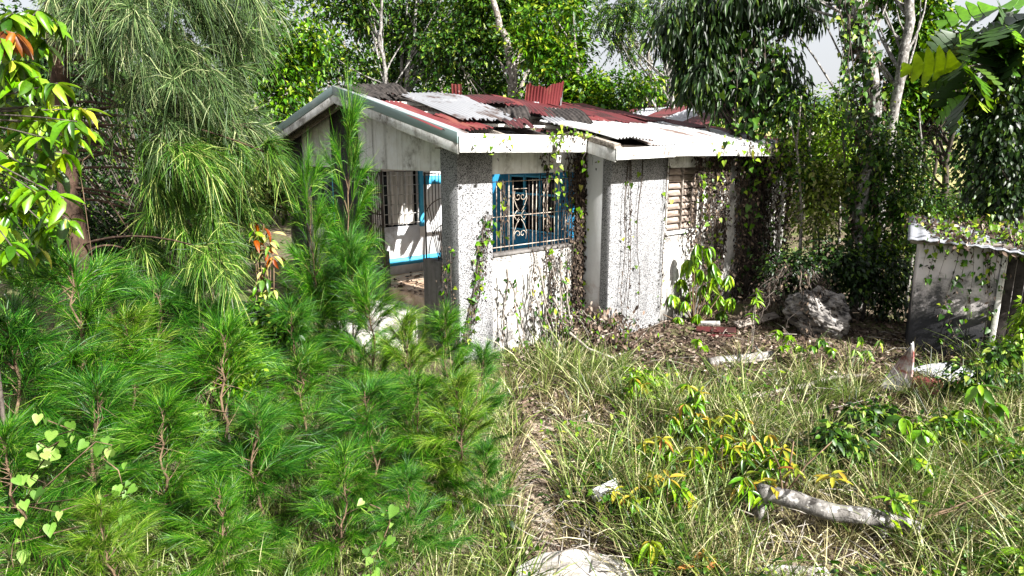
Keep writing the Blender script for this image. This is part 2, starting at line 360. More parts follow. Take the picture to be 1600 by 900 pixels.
def T_needle(): return np.array([(0,-.5,0),(0,.5,0),(.5,-.42,.05),(.5,.42,.05),(1,-.12,0),(1,.12,0)]), np.array([(0,2,3,1),(2,4,5,3)])
def T_blade(): return np.array([(0,-.5,0),(0,.5,0),(.36,-.46,0),(.36,.46,0),(.72,-.30,0),(.72,.30,0),(1,0,0)]), None
def T_frond(pairs=8, ll=.30, wd=.085, droop=.5):
    dv, df = T_diamond(); v = []; f = []; n = 0
    rv = [(0,-.006,0),(0,.006,0),(.5,-.004,-.02),(.5,.004,-.02),(1,0,-.06)]
    v += rv; f += [(0,2,3),(0,3,1),(2,4,3)]; n = 5
    for i in range(pairs):
        x = .12 + .85 * i / (pairs - 1); L = ll * (math.sin(math.pi * (.15 + .8 * x)) * .6 + .5)
        for s in (-1, 1):
            d = unit(np.array([.45, s * 1., -droop])); y = unit(np.cross([0, 0, 1], d)); z = np.cross(d, y)
            w = np.array([x, 0, -.06 * x * x]) + L * (dv[:, :1] * d) + wd * dv[:, 1:2] * y + L * dv[:, 2:3] * .3 * z
            v += [tuple(a) for a in w]; f += [tuple(t + n) for t in df]; n += 4
    return np.array(v), np.array(f)
DIA, OVA, OVA3, HEA, NED = T_diamond(), T_ovate(), T_ovate(.15, .3, 3), T_heart(), T_needle()
OVAC = T_ovate(.30, .4); OVAC[0][:, 2] -= .32 * OVAC[0][:, 0] ** 2; OVAC[0][:, 1] += .10 * OVAC[0][:, 0] ** 2
FROND, FROND_D = T_frond(), T_frond(9, .42, .10, 1.3)
def scatter(mb, tpl, pos, d, L, W, droop=0., up=None, mat=0, r=rng, roll=.6):
    tv, tf = tpl; pos = np.asarray(pos, float); n = len(pos)
    if n == 0: return
    d = unit(d); L = np.broadcast_to(np.asarray(L, float), (n,)); W = np.broadcast_to(np.asarray(W, float), (n,))
    hint = (np.array([0, 0, 1.]) if up is None else up) + r.normal(0, roll, (n, 3))
    y = np.cross(hint, d); y = unit(y + 1e-6); z = np.cross(d, y)
    P = pos[:, None, :] + (L[:, None] * tv[None, :, 0])[..., None] * d[:, None, :] + (W[:, None] * tv[None, :, 1])[..., None] * y[:, None, :] \
        + (L[:, None] * tv[None, :, 2])[..., None] * z[:, None, :]
    dr = np.broadcast_to(np.asarray(droop, float), (n,))
    P[..., 2] -= (dr * L)[:, None] * tv[None, :, 0] ** 2
    m = len(tv)
    F_ = (np.arange(n) * m)[:, None, None] + tf[None]
    mb.add(P.reshape(-1, 3), F_.reshape(-1, tf.shape[1]), mat)
def sphere_dirs(n, r): return unit(r.normal(0, 1, (n, 3)))
_leafmesh = {}
def leaf_mesh(key, tpl, mat, w):
    """one shared mesh for all alike leaves, 1 m long along +x"""
    if key not in _leafmesh:
        mb = MB(); v = tpl[0].copy(); v[:, 1] *= w; mb.add(v, tpl[1]); _leafmesh[key] = mb.mesh('leaf', mat, True)
    return _leafmesh[key]
def leaf_obj(me, parent, pos, d, L, up=(0, 0, 1), name='leaf'):
    d = unit(d); up = np.asarray(up, float)
    y = np.cross(up, d)
    if np.linalg.norm(y) < 1e-3: y = np.array([0, 1., 0])
    y = unit(y); z = np.cross(d, y)
    m = Matrix(((d[0]*L, y[0]*L, z[0]*L, pos[0]), (d[1]*L, y[1]*L, z[1]*L, pos[1]), (d[2]*L, y[2]*L, z[2]*L, pos[2]), (0, 0, 0, 1)))
    o = bpy.data.objects.new(name, me); COL.objects.link(o); o.parent = parent; o.matrix_local = m
    return o

# ================================================================== GROUND AND HILLS
def gh(x, y):
    x = np.asarray(x, float); y = np.asarray(y, float)
    return (.035 * np.sin(x * 1.3 + 1) * np.cos(y * 1.1) + .02 * np.sin(x * 3.1 + y * 2.3) + .012 * np.cos(y * 5.2 - x * 4.1)) * np.exp(-((x / 25) ** 2 + ((y - 8) / 25) ** 2)) - .03
def build_ground():
    t = np.linspace(-1, 1, 150); g = np.sign(t) * (9 * np.abs(t) + 500 * np.abs(t) ** 7)
    X, Y = np.meshgrid(g, g + 7, indexing='ij'); Z = gh(X, Y)
    n = len(t); i, j = np.meshgrid(np.arange(n - 1), np.arange(n - 1), indexing='ij')
    q = np.stack([i * n + j, (i + 1) * n + j, (i + 1) * n + j + 1, i * n + j + 1], -1).reshape(-1, 4)
    mb = MB(); mb.add(np.stack([X, Y, Z], -1).reshape(-1, 3), q)
    tag(mb.build('ground', M['ground'], None, True), kind='structure')
    def ridge(name, y0, y1, hfun, mat, x0, x1, nx=70, ny=14):
        xs = np.linspace(x0, x1, nx); ys = np.linspace(y0, y1, ny)
        XX, YY = np.meshgrid(xs, ys, indexing='ij'); tt = (YY - y0) / (y1 - y0)
        ZZ = hfun(XX) * np.sin(tt * math.pi * .5) ** 1.3 - .3
        ii, jj = np.meshgrid(np.arange(nx - 1), np.arange(ny - 1), indexing='ij')
        qq = np.stack([ii * ny + jj, (ii + 1) * ny + jj, (ii + 1) * ny + jj + 1, ii * ny + jj + 1], -1).reshape(-1, 4)
        m_ = MB(); m_.add(np.stack([XX, YY, ZZ], -1).reshape(-1, 3), qq); tag(m_.build(name, mat, None, True), kind='structure')
    ridge('hillside', 48, 95, lambda x: 6.5 + 1.5 * np.sin(x * .05 + 1) , M['hill'], -140, 160)
    ridge('far_hill', 220, 420, lambda x: 30 + 9 * np.sin(x * .013 + .6) + 4 * np.sin(x * .05), M['far_hill'], -500, 600)
build_ground()

# ================================================================== HOUSE
H = thing('abandoned_house', 'derelict white bungalow with torn red and zinc corrugated roof and blue verandah wall', 'house', ORI + np.array([0, 0, -.05]), R(90) - AZ)
ZO = .05                                            # the house empty sits this far below z = 0
def hb(name, a, b, mat, bevel=.008, parent=H):
    mb = MB(); mb.box((a[0], a[1], a[2] + ZO), (b[0], b[1], b[2] + ZO)); return mb.build(name, mat, parent, bevel=bevel)
def slope(v): return 3.08 + .24 * (v + .57) if v <= 2.65 else 3.08 + .24 * (5.87 - v)
FL = .70
hb('verandah_floor', (.12, .12, -.1), (2.42, 3.0, FL), M['tile'])
hb('house_floor', (.12, 3.0, -.1), (8.1, 5.2, FL), M['concrete'])
hb('wing_floor', (2.6, -.5, -.1), (8.1, 2.99, FL - .004), M['concrete'])
for i in range(3):
    hb('step', (-.42 - .3 * i, .98, -.2), (-.002 - .3 * i if i else .118, 2.06, FL - .02 - .19 * (i + (0 if i else 0)) - (.0 if i else .0)), M['concrete'], .015) if i else hb('step', (-.30, .96, -.2), (.118, 2.08, FL - .17), M['concrete'], .015)
# corner pillar and front wall
hb('corner_pillar', (-.02, -.02, -.25), (.59, .37, 2.97), M['pebble'], .012)
mbp = MB(); mbp.box((-.026, .02, .0), (-.022, .35, 2.9))
hb('front_low_wall', (.588, .0, -.25), (2.46, .14, 1.41), M['plaster_mould'])
hb('front_sill', (.592, -.03, 1.412), (2.44, .17, 1.45), M['plaster_black'])
hb('front_lintel', (.588, .003, 2.58), (2.46, .15, 3.0), M['plaster'])
# gable side
def gable_panel(name, v0, v1, z0, mat, u0=.02, u1=.16):
    pts = [(v0, z0 + ZO), (v1, z0 + ZO), (v1, slope(v1) - .06 + ZO)]
    if v0 < 2.65 < v1: pts.append((2.65, slope(2.65) - .06 + ZO))
    pts.append((v0, slope(v0) - .06 + ZO))
    mb = MB(); mb.prism(pts, 0, u0, u1); return mb.build(name, mat, H, bevel=.006)
gable_panel('gable_panel', .372, 2.72, 2.62, M['plaster'])
gable_panel('gable_panel', 3.66, 4.92, 2.62, M['plaster'], .024)
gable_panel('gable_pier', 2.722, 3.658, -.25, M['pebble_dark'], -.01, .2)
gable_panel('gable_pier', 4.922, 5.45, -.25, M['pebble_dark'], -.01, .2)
hb('gable_low_wall', (.02, .372, -.25), (.16, .92, 1.34), M['plaster_black'])
hb('gable_low_wall', (.02, 2.1, -.25), (.16, 2.72, 1.30), M['plaster_black'])
hb('gable_low_wall', (.03, 3.66, -.25), (.17, 4.92, 1.5), M['plaster_dirty'])
hb('window_jamb', (.015, 4.80, 1.5), (.13, 4.92, 2.62), M['white_wood'])
hb('window_jamb', (.015, 3.66, 1.5), (.13, 3.74, 2.62), M['blue_trim'])
hb('window_pane', (.10, 3.74, 1.5), (.112, 4.80, 2.62), M['glass_dark'], 0)
# verandah walls
def wall_with_hole(name, axis, c0, c1, a0, a1, z0, z1, ha0, ha1, hz0, hz1, mat):
    """wall along an axis ('u' or 'v') with one window opening"""
    mb = MB()
    for (p, q, r_, s) in ((a0, ha0, z0, z1), (ha1, a1, z0, z1), (ha0, ha1, z0, hz0), (ha0, ha1, hz1, z1)):
        if axis == 'u': mb.box((p, c0, r_ + ZO), (q, c1, s + ZO))
        else: mb.box((c0, p, r_ + ZO), (c1, q, s + ZO))
    return mb.build(name, mat, H)
wall_with_hole('verandah_back_wall', 'u', 3.0, 3.14, .2, 2.45, FL - .1, 3.6, .58, 1.34, 1.56, 2.55, M['inner_white'])
hb('skirting_band', (.2, 2.992, FL + .16), (2.44, 2.999, FL + .30), M['blue_trim'], 0)
hb('wall_stripe', (1.42, 2.991, 2.30), (2.44, 2.999, 2.46), M['blue_trim'], 0)
hb('window_jamb', (1.34, 2.95, 1.54), (1.42, 3.02, 2.57), M['blue_trim'])
w = hb('window', (.58, 3.08, 1.56), (1.34, 3.095, 2.55), M['glass_dark'], 0); w['label'] = 'curtained window behind white grille bars'
mb = MB(); us = np.linspace(.72, 1.26, 60)
for i in range(59):
    d0, d1 = .03 * math.sin(us[i] * 62), .03 * math.sin(us[i + 1] * 62)
    mb.add([(us[i], 3.03 + d0, 1.6 + ZO), (us[i + 1], 3.03 + d1, 1.6 + ZO), (us[i + 1], 3.03 + d1, 2.54 + ZO), (us[i], 3.03 + d0, 2.54 + ZO)], [(0, 1, 2, 3)])
mb.build('curtain', M['curtain'], w, True)
for i in range(5): hb('window_bar', (.60 + .15 * i, 2.985, 1.58), (.612 + .15 * i, 2.997, 2.54), M['white_wood'], 0, w)
for i in range(6): hb('window_bar', (.582, 2.982, 1.62 + .17 * i), (1.34, 2.992, 1.632 + .17 * i), M['white_wood'], 0, w)
wall_with_hole('verandah_side_wall', 'v', 2.45, 2.60, .145, 2.995, FL - .1, 3.02, .55, 1.78, 1.5, 2.5, M['blue'])
w2 = hb('window', (2.53, .55, 1.5), (2.545, 1.78, 2.5), M['glass_dark'], 0)
for v in (.552, .96, 1.36, 1.74): hb('window_mullion', (2.47, v, 1.5), (2.51, v + .04, 2.5), M['blue_trim'], .003, w2)
for z in (1.51, 1.8, 2.15, 2.455): hb('window_mullion', (2.475, .56, z), (2.505, 1.77, z + .035), M['blue_trim'], .003, w2)
# wing
hb('wing_side_wall', (2.452, -.58, -.25), (2.6, .143, 3.02), M['plaster_peeled'])
hb('wing_pillar', (2.44, -.62, -.25), (3.86, -.44, 2.98), M['pebble'], .012)
wall_with_hole('wing_front_wall', 'u', -.60, -.46, 3.86, 8.2, -.25, 2.98, 3.94, 4.86, 1.55, 2.62, M['plaster_dirty'])
hb('wing_lintel', (3.87, -.618, 2.63), (5.2, -.602, 2.95), M['plaster'])
hb('wing_pilaster', (6.3, -.64, -.25), (6.42, -.602, 2.9), M['plaster_black'])
hb('wing_pilaster', (7.3, -.64, -.25), (7.46, -.602, 2.9), M['plaster_dirty'])
hb('recess_shade_panel', (6.44, -.612, .4), (7.28, -.602, 2.5), M['burnt'], 0)  # flat dark panel drawn for the shadow of a recess in the wall
wl_ = hb('louvre_window', (3.94, -.50, 1.55), (4.86, -.49, 2.62), M['glass_dark'], 0)
for i in range(9):
    mb = MB(); z = 1.57 + .117 * i + ZO
    mb.add([(3.965, -.565, z), (4.835, -.565, z), (4.835, -.515, z + .105), (3.965, -.515, z + .105), (3.965, -.558, z), (4.835, -.558, z), (4.835, -.508, z + .105), (3.965, -.508, z + .105)],
           [(0,1,2,3),(7,6,5,4),(0,4,5,1),(2,6,7,3),(1,5,6,2),(0,3,7,4)]); mb.build('louvre_slat', M['louvre'], wl_)
for u in (3.942, 4.375, 4.84): hb('window_frame', (u, -.59, 1.55), (u + .022, -.50, 2.62), M['timber'], .002, wl_)
hb('window_sill', (3.9, -.65, 1.50), (4.9, -.601, 1.55), M['plaster'], .006, wl_)
# hidden walls that close the house
hb('rear_wall', (.2, 5.2, -.25), (8.2, 5.34, 3.0), M['plaster'])
hb('end_wall', (8.06, -.458, -.25), (8.198, 5.198, 2.95), M['plaster_dirty'])
hb('inner_wall', (2.61, 2.995, FL), (8.05, 3.13, 3.3), M['plaster_dirty'])

# ---- ironwork
def tubes(name, paths, rad, mat, parent, sides=6):
    mb = MB()
    for p in paths:
        p = np.array(p, float); p[:, 2] += ZO; mb.tube(p, rad, sides)
    return mb.build(name, mat, parent, True)
gr = tubes('window_grille', [[(.60, .05, 1.53), (2.44, .05, 1.53)]], .008, M['iron_pale'], H); gr['label'] = 'rusting scrollwork grille across the front opening'
for z in (1.97, 2.47): tubes('grille_rail', [[(.60, .05, z), (2.44, .05, z + .01)]], .007, M['iron_pale'], gr)
for i in range(23):
    u = .64 + .079 * i
    if 5 < i < 9: continue
    tubes('grille_bar', [[(u, .05, 1.455), (u + rng.normal(0, .006), .05 + rng.normal(0, .006), 1.97), (u, .05, 2.57 if i % 4 == 0 else 2.49)]], .0065, M['iron_pale'] if i % 3 else M['iron'], gr)
def scroll(cu, cz, s, flip):
    t = np.linspace(0, 4.2, 26); r_ = .015 + .024 * t * s
    return [(cu + flip * float(a) * math.cos(b) * .55, .05, cz + float(a) * math.sin(b) * .55) for a, b in zip(r_, t * 1.5)]
for fz in (1, -1):
    for fu in (1, -1):
        q = scroll(1.18 + fu * .05, 1.97 + fz * .28, 1., fu)
        q = [(a, b, 1.97 + fz * .28 + (c - 1.97 - fz * .28) * fz) for a, b, c in q]
        tubes('grille_scroll', [q], .006, M['iron_pale'], gr)
        tubes('grille_scroll', [[(1.18 + fu * .11, .05, 1.97 + fz * .36), (1.18 + fu * .13, .05, 1.97 + fz * .25), (1.18 + fu * .07, .05, 1.97 + fz * .12), (1.18 + fu * .02, .05, 1.97 + fz * .06)]], .006, M['iron_pale'], gr)
for c in (1.11, 1.25): tubes('grille_diamond', [[(c - .065, .045, 1.97), (c, .045, 2.045), (c + .065, .045, 1.97), (c, .045, 1.895), (c - .065, .045, 1.97)]], .006, M['iron_pale'], gr)
tubes('grille_bar', [[(1.05, .05, 2.36), (1.31, .05, 2.36)]], .006, M['iron_pale'], gr)
# fan-shaped side grille and the dark gate
fg = tubes('fan_grille', [[(.06, .88, 1.34), (.06, .88, 2.6)]], .012, M['iron'], H)
for rr in (.17, .42, .72):
    a = np.linspace(0, math.pi / 2, 12); tubes('grille_arc', [[(.06, .40 + min(.47, rr * math.cos(x)), 1.35 + rr * 1.25 * math.sin(x)) for x in a if rr * math.cos(x) < .48]], .007, M['iron'], fg)
for i, dv in enumerate((.06, .13, .21, .29, .38, .46)): tubes('grille_bar', [[(.06, .41 + dv * .35, 1.37), (.06, .40 + dv, 1.95 + .04 * i), (.06, .40 + dv, 2.6)]], .006, M['iron'], fg)
tubes('grille_rail', [[(.06, .40, 2.585), (.06, .89, 2.585)]], .01, M['iron'], fg)
gt = tubes('iron_gate', [[(.05, 2.08, FL), (.05, 2.08, 2.6)]], .016, M['iron'], H); gt['label'] = 'dark iron gate folded against the pier'
for i in range(9): tubes('gate_bar', [[(.05 + .01 * (i % 2), 2.12 + .068 * i, FL + .1), (.05, 2.12 + .068 * i + rng.normal(0, .008), 2.58)]], .009, M['iron'], gt)
for z in (FL + .12, 1.3, 1.9, 2.57): tubes('gate_rail', [[(.05, 2.08, z), (.05, 2.70, z)]], .011, M['iron'], gt)
for z in np.linspace(1.4, 2.5, 5): tubes('gate_scroll', [[(.045, 2.12 + .5 * t, z + .07 * math.sin(t * 18)) for t in np.linspace(0, 1, 24)]], .006, M['iron'], gt)

# ---- roof timbers
def beam(name, p, q, wd, ht, mat):
    p, q = np.array(p, float), np.array(q, float); d = unit(q - p); y = unit(np.cross([0, 0, 1.], d)); z = np.cross(d, y)
    mb = MB(); vv = []
    for e in (p, q):
        for sy, sz in ((-1,-1),(1,-1),(1,1),(-1,1)): vv.append(e + y * sy * wd / 2 + z * sz * ht / 2 + np.array([0, 0, ZO]))
    mb.add(vv, [(0,3,2,1),(4,5,6,7),(0,1,5,4),(1,2,6,5),(2,3,7,6),(3,0,4,7)]); return mb.build(name, mat, H, bevel=.004)
for i, u in enumerate((-.12, .78, 1.62, 2.5, 3.4, 4.3)):
    ve = -.5 if u < 2.3 else -1.04
    beam('rafter', (u, ve, slope(ve) - .13), (u, 2.62, slope(2.65) - .13), .05, .11, M['timber'] if i % 2 else M['burnt'])
    beam('rafter', (u, 2.68, slope(2.65) - .13), (u, 5.75, slope(5.8) - .13), .05, .11, M['timber'])
for v in (-.3, .4, 1.15, 1.9): beam('purlin', (-.3, v, slope(v) - .045), (4.9, v, slope(v) - .045), .075, .04, M['pale_timber'])
beam('purlin', (2.1, -.85, slope(-.85) - .045), (8.0, -.85, slope(-.85) - .045), .06, .04, M['timber'])
beam('ridge_beam', (-.3, 2.65, slope(2.65) - .11), (5.0, 2.65, slope(2.65) - .11), .05, .14, M['burnt'])
beam('hip_rafter', (5.05, 2.62, slope(2.65) - .13), (8.6, -.95, slope(-.95) - .13), .05, .13, M['burnt'])
for u, v, l_ in ((.35, 2.2, .9), (.9, 1.5, 1.2), (1.9, 1.9, 1.0)): beam('loose_batten', (u, v, slope(v) + .02), (u + l_ * .8, v - l_ * .35, slope(v - l_ * .35) + .03), .05, .035, M['burnt'])

# ---- corrugated sheets: (u, v) of the top middle, turn, width, length, lifts, material
_sid = [0]
def sheet(u, v, w_, L, mat, ang=0., lift0=.0, lift1=.0, sag=0., ragged=.0, roll=0., plane=None, name='roof_sheet', ny=9, curl=None):
    _sid[0] += 1; r = np.random.default_rng(_sid[0])
    nx = max(8, int(w_ / .076 * 6)); xs = np.linspace(-w_ / 2, w_ / 2, nx + 1); ts = np.linspace(0, 1, ny + 1)
    X, T_ = np.meshgrid(xs, ts, indexing='ij')
    Ln = L * np.ones_like(X)
    if ragged: Ln = L - np.repeat(np.abs(np.convolve(r.normal(0, ragged, nx + 5), np.ones(5) / 2.2, 'valid'))[:, None], ny + 1, 1)
    D = T_ * Ln
    h = .015 * np.cos(X / .076 * 2 * np.pi) + lift0 * (1 - T_) + lift1 * T_ + sag * np.sin(np.pi * T_) + roll * X + .008 * np.sin(X * 7 + T_ * 5 + _sid[0])
    if curl is not None: h = h + curl(X, T_)
    ca, sa = math.cos(ang), math.sin(ang)
    du = X * ca - D * sa; dv = -(X * sa + D * ca)
    if plane is None:
        c_ = 1 / math.sqrt(1 + .24 ** 2); uu = u + du; vv = v + dv * c_
        zz = np.where(vv <= 2.65, 3.08 + .24 * (vv + .57), 3.08 + .24 * (5.87 - vv)) + h
    else: uu, vv, zz = plane(u + du, v + dv, h)
    ny1 = ny + 1; i, j = np.meshgrid(np.arange(nx), np.arange(ny), indexing='ij')
    q = np.stack([i * ny1 + j, i * ny1 + j + 1, (i + 1) * ny1 + j + 1, (i + 1) * ny1 + j], -1).reshape(-1, 4)
    mb = MB(); mb.add(np.stack([uu, vv, zz + ZO], -1).reshape(-1, 3), q)
    return mb.build(name, mat, H, True)
S = sheet
S(-.12, 1.55, .50, 1.95, M['red_sheet'], .05, .02, .02, 0, .05)
S(.26, .62, .42, .95, M['red_sheet'], .02, .03, .035, 0, .10)
S(-.10, 2.62, .46, 1.0, M['burnt'], .0, .05, .03, .02, .12)  # charred sheets; their black also paints the shaded gaps in the roof
S(.35, 2.64, .7, .55, M['burnt'], .1, .12, .04, .03, .15, .1)
S(.98, 2.45, .86, 2.55, M['white_sheet'], .16, .05, .10, .03, .05, .06)
S(1.62, 2.36, .62, 1.7, M['white_sheet'], .22, .08, .06, .02, .06, -.05)
S(2.35, 2.62, .70, 1.35, M['maroon_sheet'], .35, .05, .12, .03, .06, .1)
S(2.95, 2.60, .62, 1.2, M['red_sheet'], .32, .06, .06, .03, .06, -.06)
S(2.72, 1.55, .55, .95, M['maroon_sheet'], .42, .12, .06, .05, .1, -.15)
S(3.05, 1.15, .72, 1.1, M['burnt'], .50, .14, .05, .03, .12, .12)
S(2.55, .85, .35, .95, M['white_sheet'], .55, .06, .06, .0, .08, .05)
S(2.0, 1.2, .5, .9, M['burnt'], .6, .10, .03, .03, .2, .2)
S(1.5, .55, .4, .75, M['maroon_sheet'], .5, .03, .03, .0, .15, .1)
S(3.6, 2.6, .8, 1.75, M['maroon_sheet'], .05, .03, .06, .0, .06)
S(3.55, 1.5, .78, 1.0, M['red_sheet'], .10, .05, .05, .0, .08)
S(4.25, 2.62, .78, 1.9, M['maroon_sheet'], .0, .03, .05); S(4.9, 2.62, .76, 2.1, M['maroon_sheet'], .0, .035, .03)
S(4.3, 1.4, .82, .95, M['maroon_sheet'], .04, .04, .06, 0, .05)
for k, (u, v) in enumerate(((2.42, .52), (3.18, .60), (3.92, .72), (4.68, .72), (5.44, .70), (6.2, .55), (6.92, .05))):
    S(u, v, .82, v + 1.12 + .02 * (k % 2), M['pale_sheet'] if k < 6 else M['grey_sheet'], .0, .035, .03 + (.05 if k == 0 else .0), .02, .0, .0,
      curl=(lambda X, T_, k=k: (.07 * T_ * np.clip(1 - np.abs(X + .1) / .5, 0, 1)) if k == 0 else 0 * X))
for k, u in enumerate((5.5, 6.15, 6.8)): S(u, 2.0 - .62 * k, .8, 1.25 - .1 * k, M['maroon_sheet'], .0, .03, .07)
for k, u in enumerate((7.5, 8.0)): S(u, .0 - .5 * k, .7, 1.0 - .35 * k, M['maroon_sheet'], 0, .03, .04)
for k in range(8): S(.1 + .72 * k, 5.85, .78, 3.2, M['maroon_sheet'] if k % 3 else M['grey_sheet'], 0., .02, .02)
# hip end
def hip_plane(a, b, h):   # a: along v, b: distance up the slope from the end eave
    return 8.7 - b, a, 2.95 + .24 * b + h
for k in range(7): S(-.4 + .78 * k, min(2.6, .35 + .78 * k), .82, min(2.6, .35 + .78 * k), M['maroon_sheet'], plane=hip_plane)
# rear cross roof, its slope turned to the gable side, ridge running back
def cross_plane(a, b, h): return 9.25 - (3.0 - b), a, 4.02 - .30 * (3.0 - b) + h
for k in range(7): S(1.3 + .76 * k, 3.0, .80, 2.6, M['grey_sheet'] if k in (1, 3) else M['maroon_sheet'], .0, plane=cross_plane)
beam('ridge_cap', (9.27, .9, 4.05), (9.27, 6.3, 4.05), .10, .03, M['maroon_sheet'])
hb('rear_block_wall', (6.9, 3.2, -.25), (11.4, 6.2, 3.25), M['plaster_dirty'])
# standing torn sheets
def up_sheet(u, v, z, w_, hgt, mat, yaw, lean, bend, rag=.05):
    _sid[0] += 1; r = np.random.default_rng(_sid[0]); nx = int(w_ / .076 * 6); ny = 7
    xs = np.linspace(-w_ / 2, w_ / 2, nx + 1); ts = np.linspace(0, 1, ny + 1); X, T_ = np.meshgrid(xs, ts, indexing='ij')
    top = hgt + np.repeat(np.convolve(r.normal(0, rag, nx + 25), np.ones(25) / 9, 'valid')[:, None], ny + 1, 1)
    top = top - .05 * np.exp(-((X - .02) / (.16 * w_)) ** 2) * (w_ > .5) - .10 * np.clip(-X / w_, 0, 1) * (w_ > .5)
    zz = T_ * top; off = .20 * np.abs(X) * (w_ > .5) + .009 * np.cos(X / .058 * 2 * np.pi) + lean * zz + bend * zz ** 2 + .18 * np.clip(X - w_ * .32, 0, 1)
    c, s_ = math.cos(yaw), math.sin(yaw)
    mb = MB(); i, j = np.meshgrid(np.arange(nx), np.arange(ny), indexing='ij'); n1 = ny + 1
    q = np.stack([i * n1 + j, i * n1 + j + 1, (i + 1) * n1 + j + 1, (i + 1) * n1 + j], -1).reshape(-1, 4)
    mb.add(np.stack([u + X * c - off * s_, v + X * s_ + off * c, z + zz + ZO], -1).reshape(-1, 3), q)
    return mb.build('torn_roof_sheet', mat, H, True)
up_sheet(3.82, 2.30, 3.66, .74, .50, M['red_sheet'], R(-30), -.30, -.35, .06)['label'] = 'maroon sheet bent up on end'
up_sheet(4.18, 2.20, 3.64, .20, .50, M['white_sheet'], R(38), -.1, 0., .02)
up_sheet(3.42, 2.12, 3.62, .34, .16, M['white_sheet'], R(-20), .9, 0., .03)
up_sheet(1.98, 2.62, 3.78, .18, .26, M['red_sheet'], R(-42), -.5, 0., .04)
# ---- fascia, barge boards, verge flashing
def verge(name, v0, v1, z_off0, z_off1, u0, u1, mat):
    mb = MB(); pts = [(v0, slope(v0) + z_off0 + ZO), (v1, slope(v1) + z_off0 + ZO), (v1, slope(v1) + z_off1 + ZO), (v0, slope(v0) + z_off1 + ZO)]
    mb.prism(pts, 0, u0, u1); return mb.build(name, mat, H, bevel=.004)
verge('verge_flashing', -.57, 2.649, -.09, .045, -.42, -.40, M['grey_metal']); verge('verge_flashing', 2.651, 5.87, -.09, .045, -.42, -.40, M['grey_metal'])
verge('verge_flashing_top', -.57, 2.649, .03, .045, -.399, -.24, M['white_sheet']); verge('verge_flashing_top', 2.651, 5.87, .03, .045, -.399, -.24, M['white_sheet'])
verge('barge_board', -.565, 2.648, -.22, -.092, -.41, -.385, M['white_wood']); verge('barge_board', 2.652, 5.865, -.22, -.092, -.41, -.385, M['white_wood'])
hb('fascia_board', (-.405, -.60, 2.88), (1.93, -.575, 3.085), M['white_wood'])
verge('wing_barge_board', -1.12, -.603, -.20, -.03, 1.90, 1.925, M['white_wood']); verge('wing_verge_cap', -1.12, -.55, -.028, .05, 1.88, 2.02, M['timber'])
for a, b, dz in ((1.90, 3.3, 0), (3.302, 5.2, .012), (5.202, 8.72, .0)): 
    mb = MB(); z0 = 2.775 + ZO
    pz = [(a, z0 + dz + (.0 if a < 2 else .035)), (b, z0 + dz + .035), (b, z0 + dz + .21), (a, z0 + dz + (.165 if a < 2 else .21))]
    mb.prism(pz, 1, -1.15, -1.125); mb.build('fascia_board', M['white_wood'], H, bevel=.004)
hb('soffit_strip', (1.94, -1.12, 2.86), (8.6, -.63, 2.872), M['timber'], 0)  # unseen, added to stop sun leaking in behind the wing fascia
hb('soffit_strip', (-.38, -.56, 2.93), (1.9, -.03, 2.945), M['timber'], 0)
hb('rear_fascia', (-.4, 5.86, 2.88), (8.0, 5.885, 3.07), M['white_wood'])
#PART2
# ================================================================== SHED
SH = gnd(1415, 548); sh_dir = unit(gnd(1558, 562) - SH); sh_rz = R(-31)
shed = thing('small_shed', 'small stained concrete shed with vine covered roof beside the fallen metal sheets', 'shed', SH + np.array([0, 0, -.06]), sh_rz)
def sb(name, a, b, mat, bevel=.012):
    mb = MB(); mb.box(a, b); return mb.build(name, mat, shed, bevel=bevel)
def shed_wall():
    mb = MB(); mb.prism([(0, -.2), (.96, -.2), (.96, 1.64), (0, 1.74)], 1, 0, .12); return mb.build('wall', M['plaster_shed'], shed, bevel=.015)
shed_wall()
sb('side_wall', (0, .122, -.2), (.12, 1.3, 1.72), M['plaster_shed']); sb('back_wall', (.122, 1.18, -.2), (1.9, 1.3, 1.6), M['plaster_shed'])
sb('post', (.962, -.02, -.2), (1.03, .08, 1.62), M['pale_timber'])
for i in range(6): sb('plank', (1.04 + .115 * i, .10 + .01 * (i % 2), -.2), (1.145 + .115 * i, .13 + .01 * (i % 2), 1.55 - .01 * i), M['burnt'], .004)
def shed_roof():
    nx, ny = 60, 10; xs = np.linspace(-.16, 2.15, nx); ys = np.linspace(-.22, 1.5, ny); X, Y = np.meshgrid(xs, ys, indexing='ij')
    Z = 1.80 - .10 * (X + .16) + .012 * np.sin(X * 42) - .10 * np.clip(-.02 - X, 0, 1) * 2 + .10 * Y + .012 * np.sin(Y * 6 + X * 4)
    i, j = np.meshgrid(np.arange(nx - 1), np.arange(ny - 1), indexing='ij')
    q = np.stack([i * ny + j, (i + 1) * ny + j, (i + 1) * ny + j + 1, i * ny + j + 1], -1).reshape(-1, 4)
    mb = MB(); mb.add(np.stack([X, Y, Z], -1).reshape(-1, 3), q); o = mb.build('roof', M['grey_sheet'], shed, True)
    md = o.modifiers.new('thick', 'SOLIDIFY'); md.thickness = .02; md.offset = -1
shed_roof()
sb('lintel', (-.12, -.06, 1.66), (1.04, -.003, 1.73), M['timber'], .01)

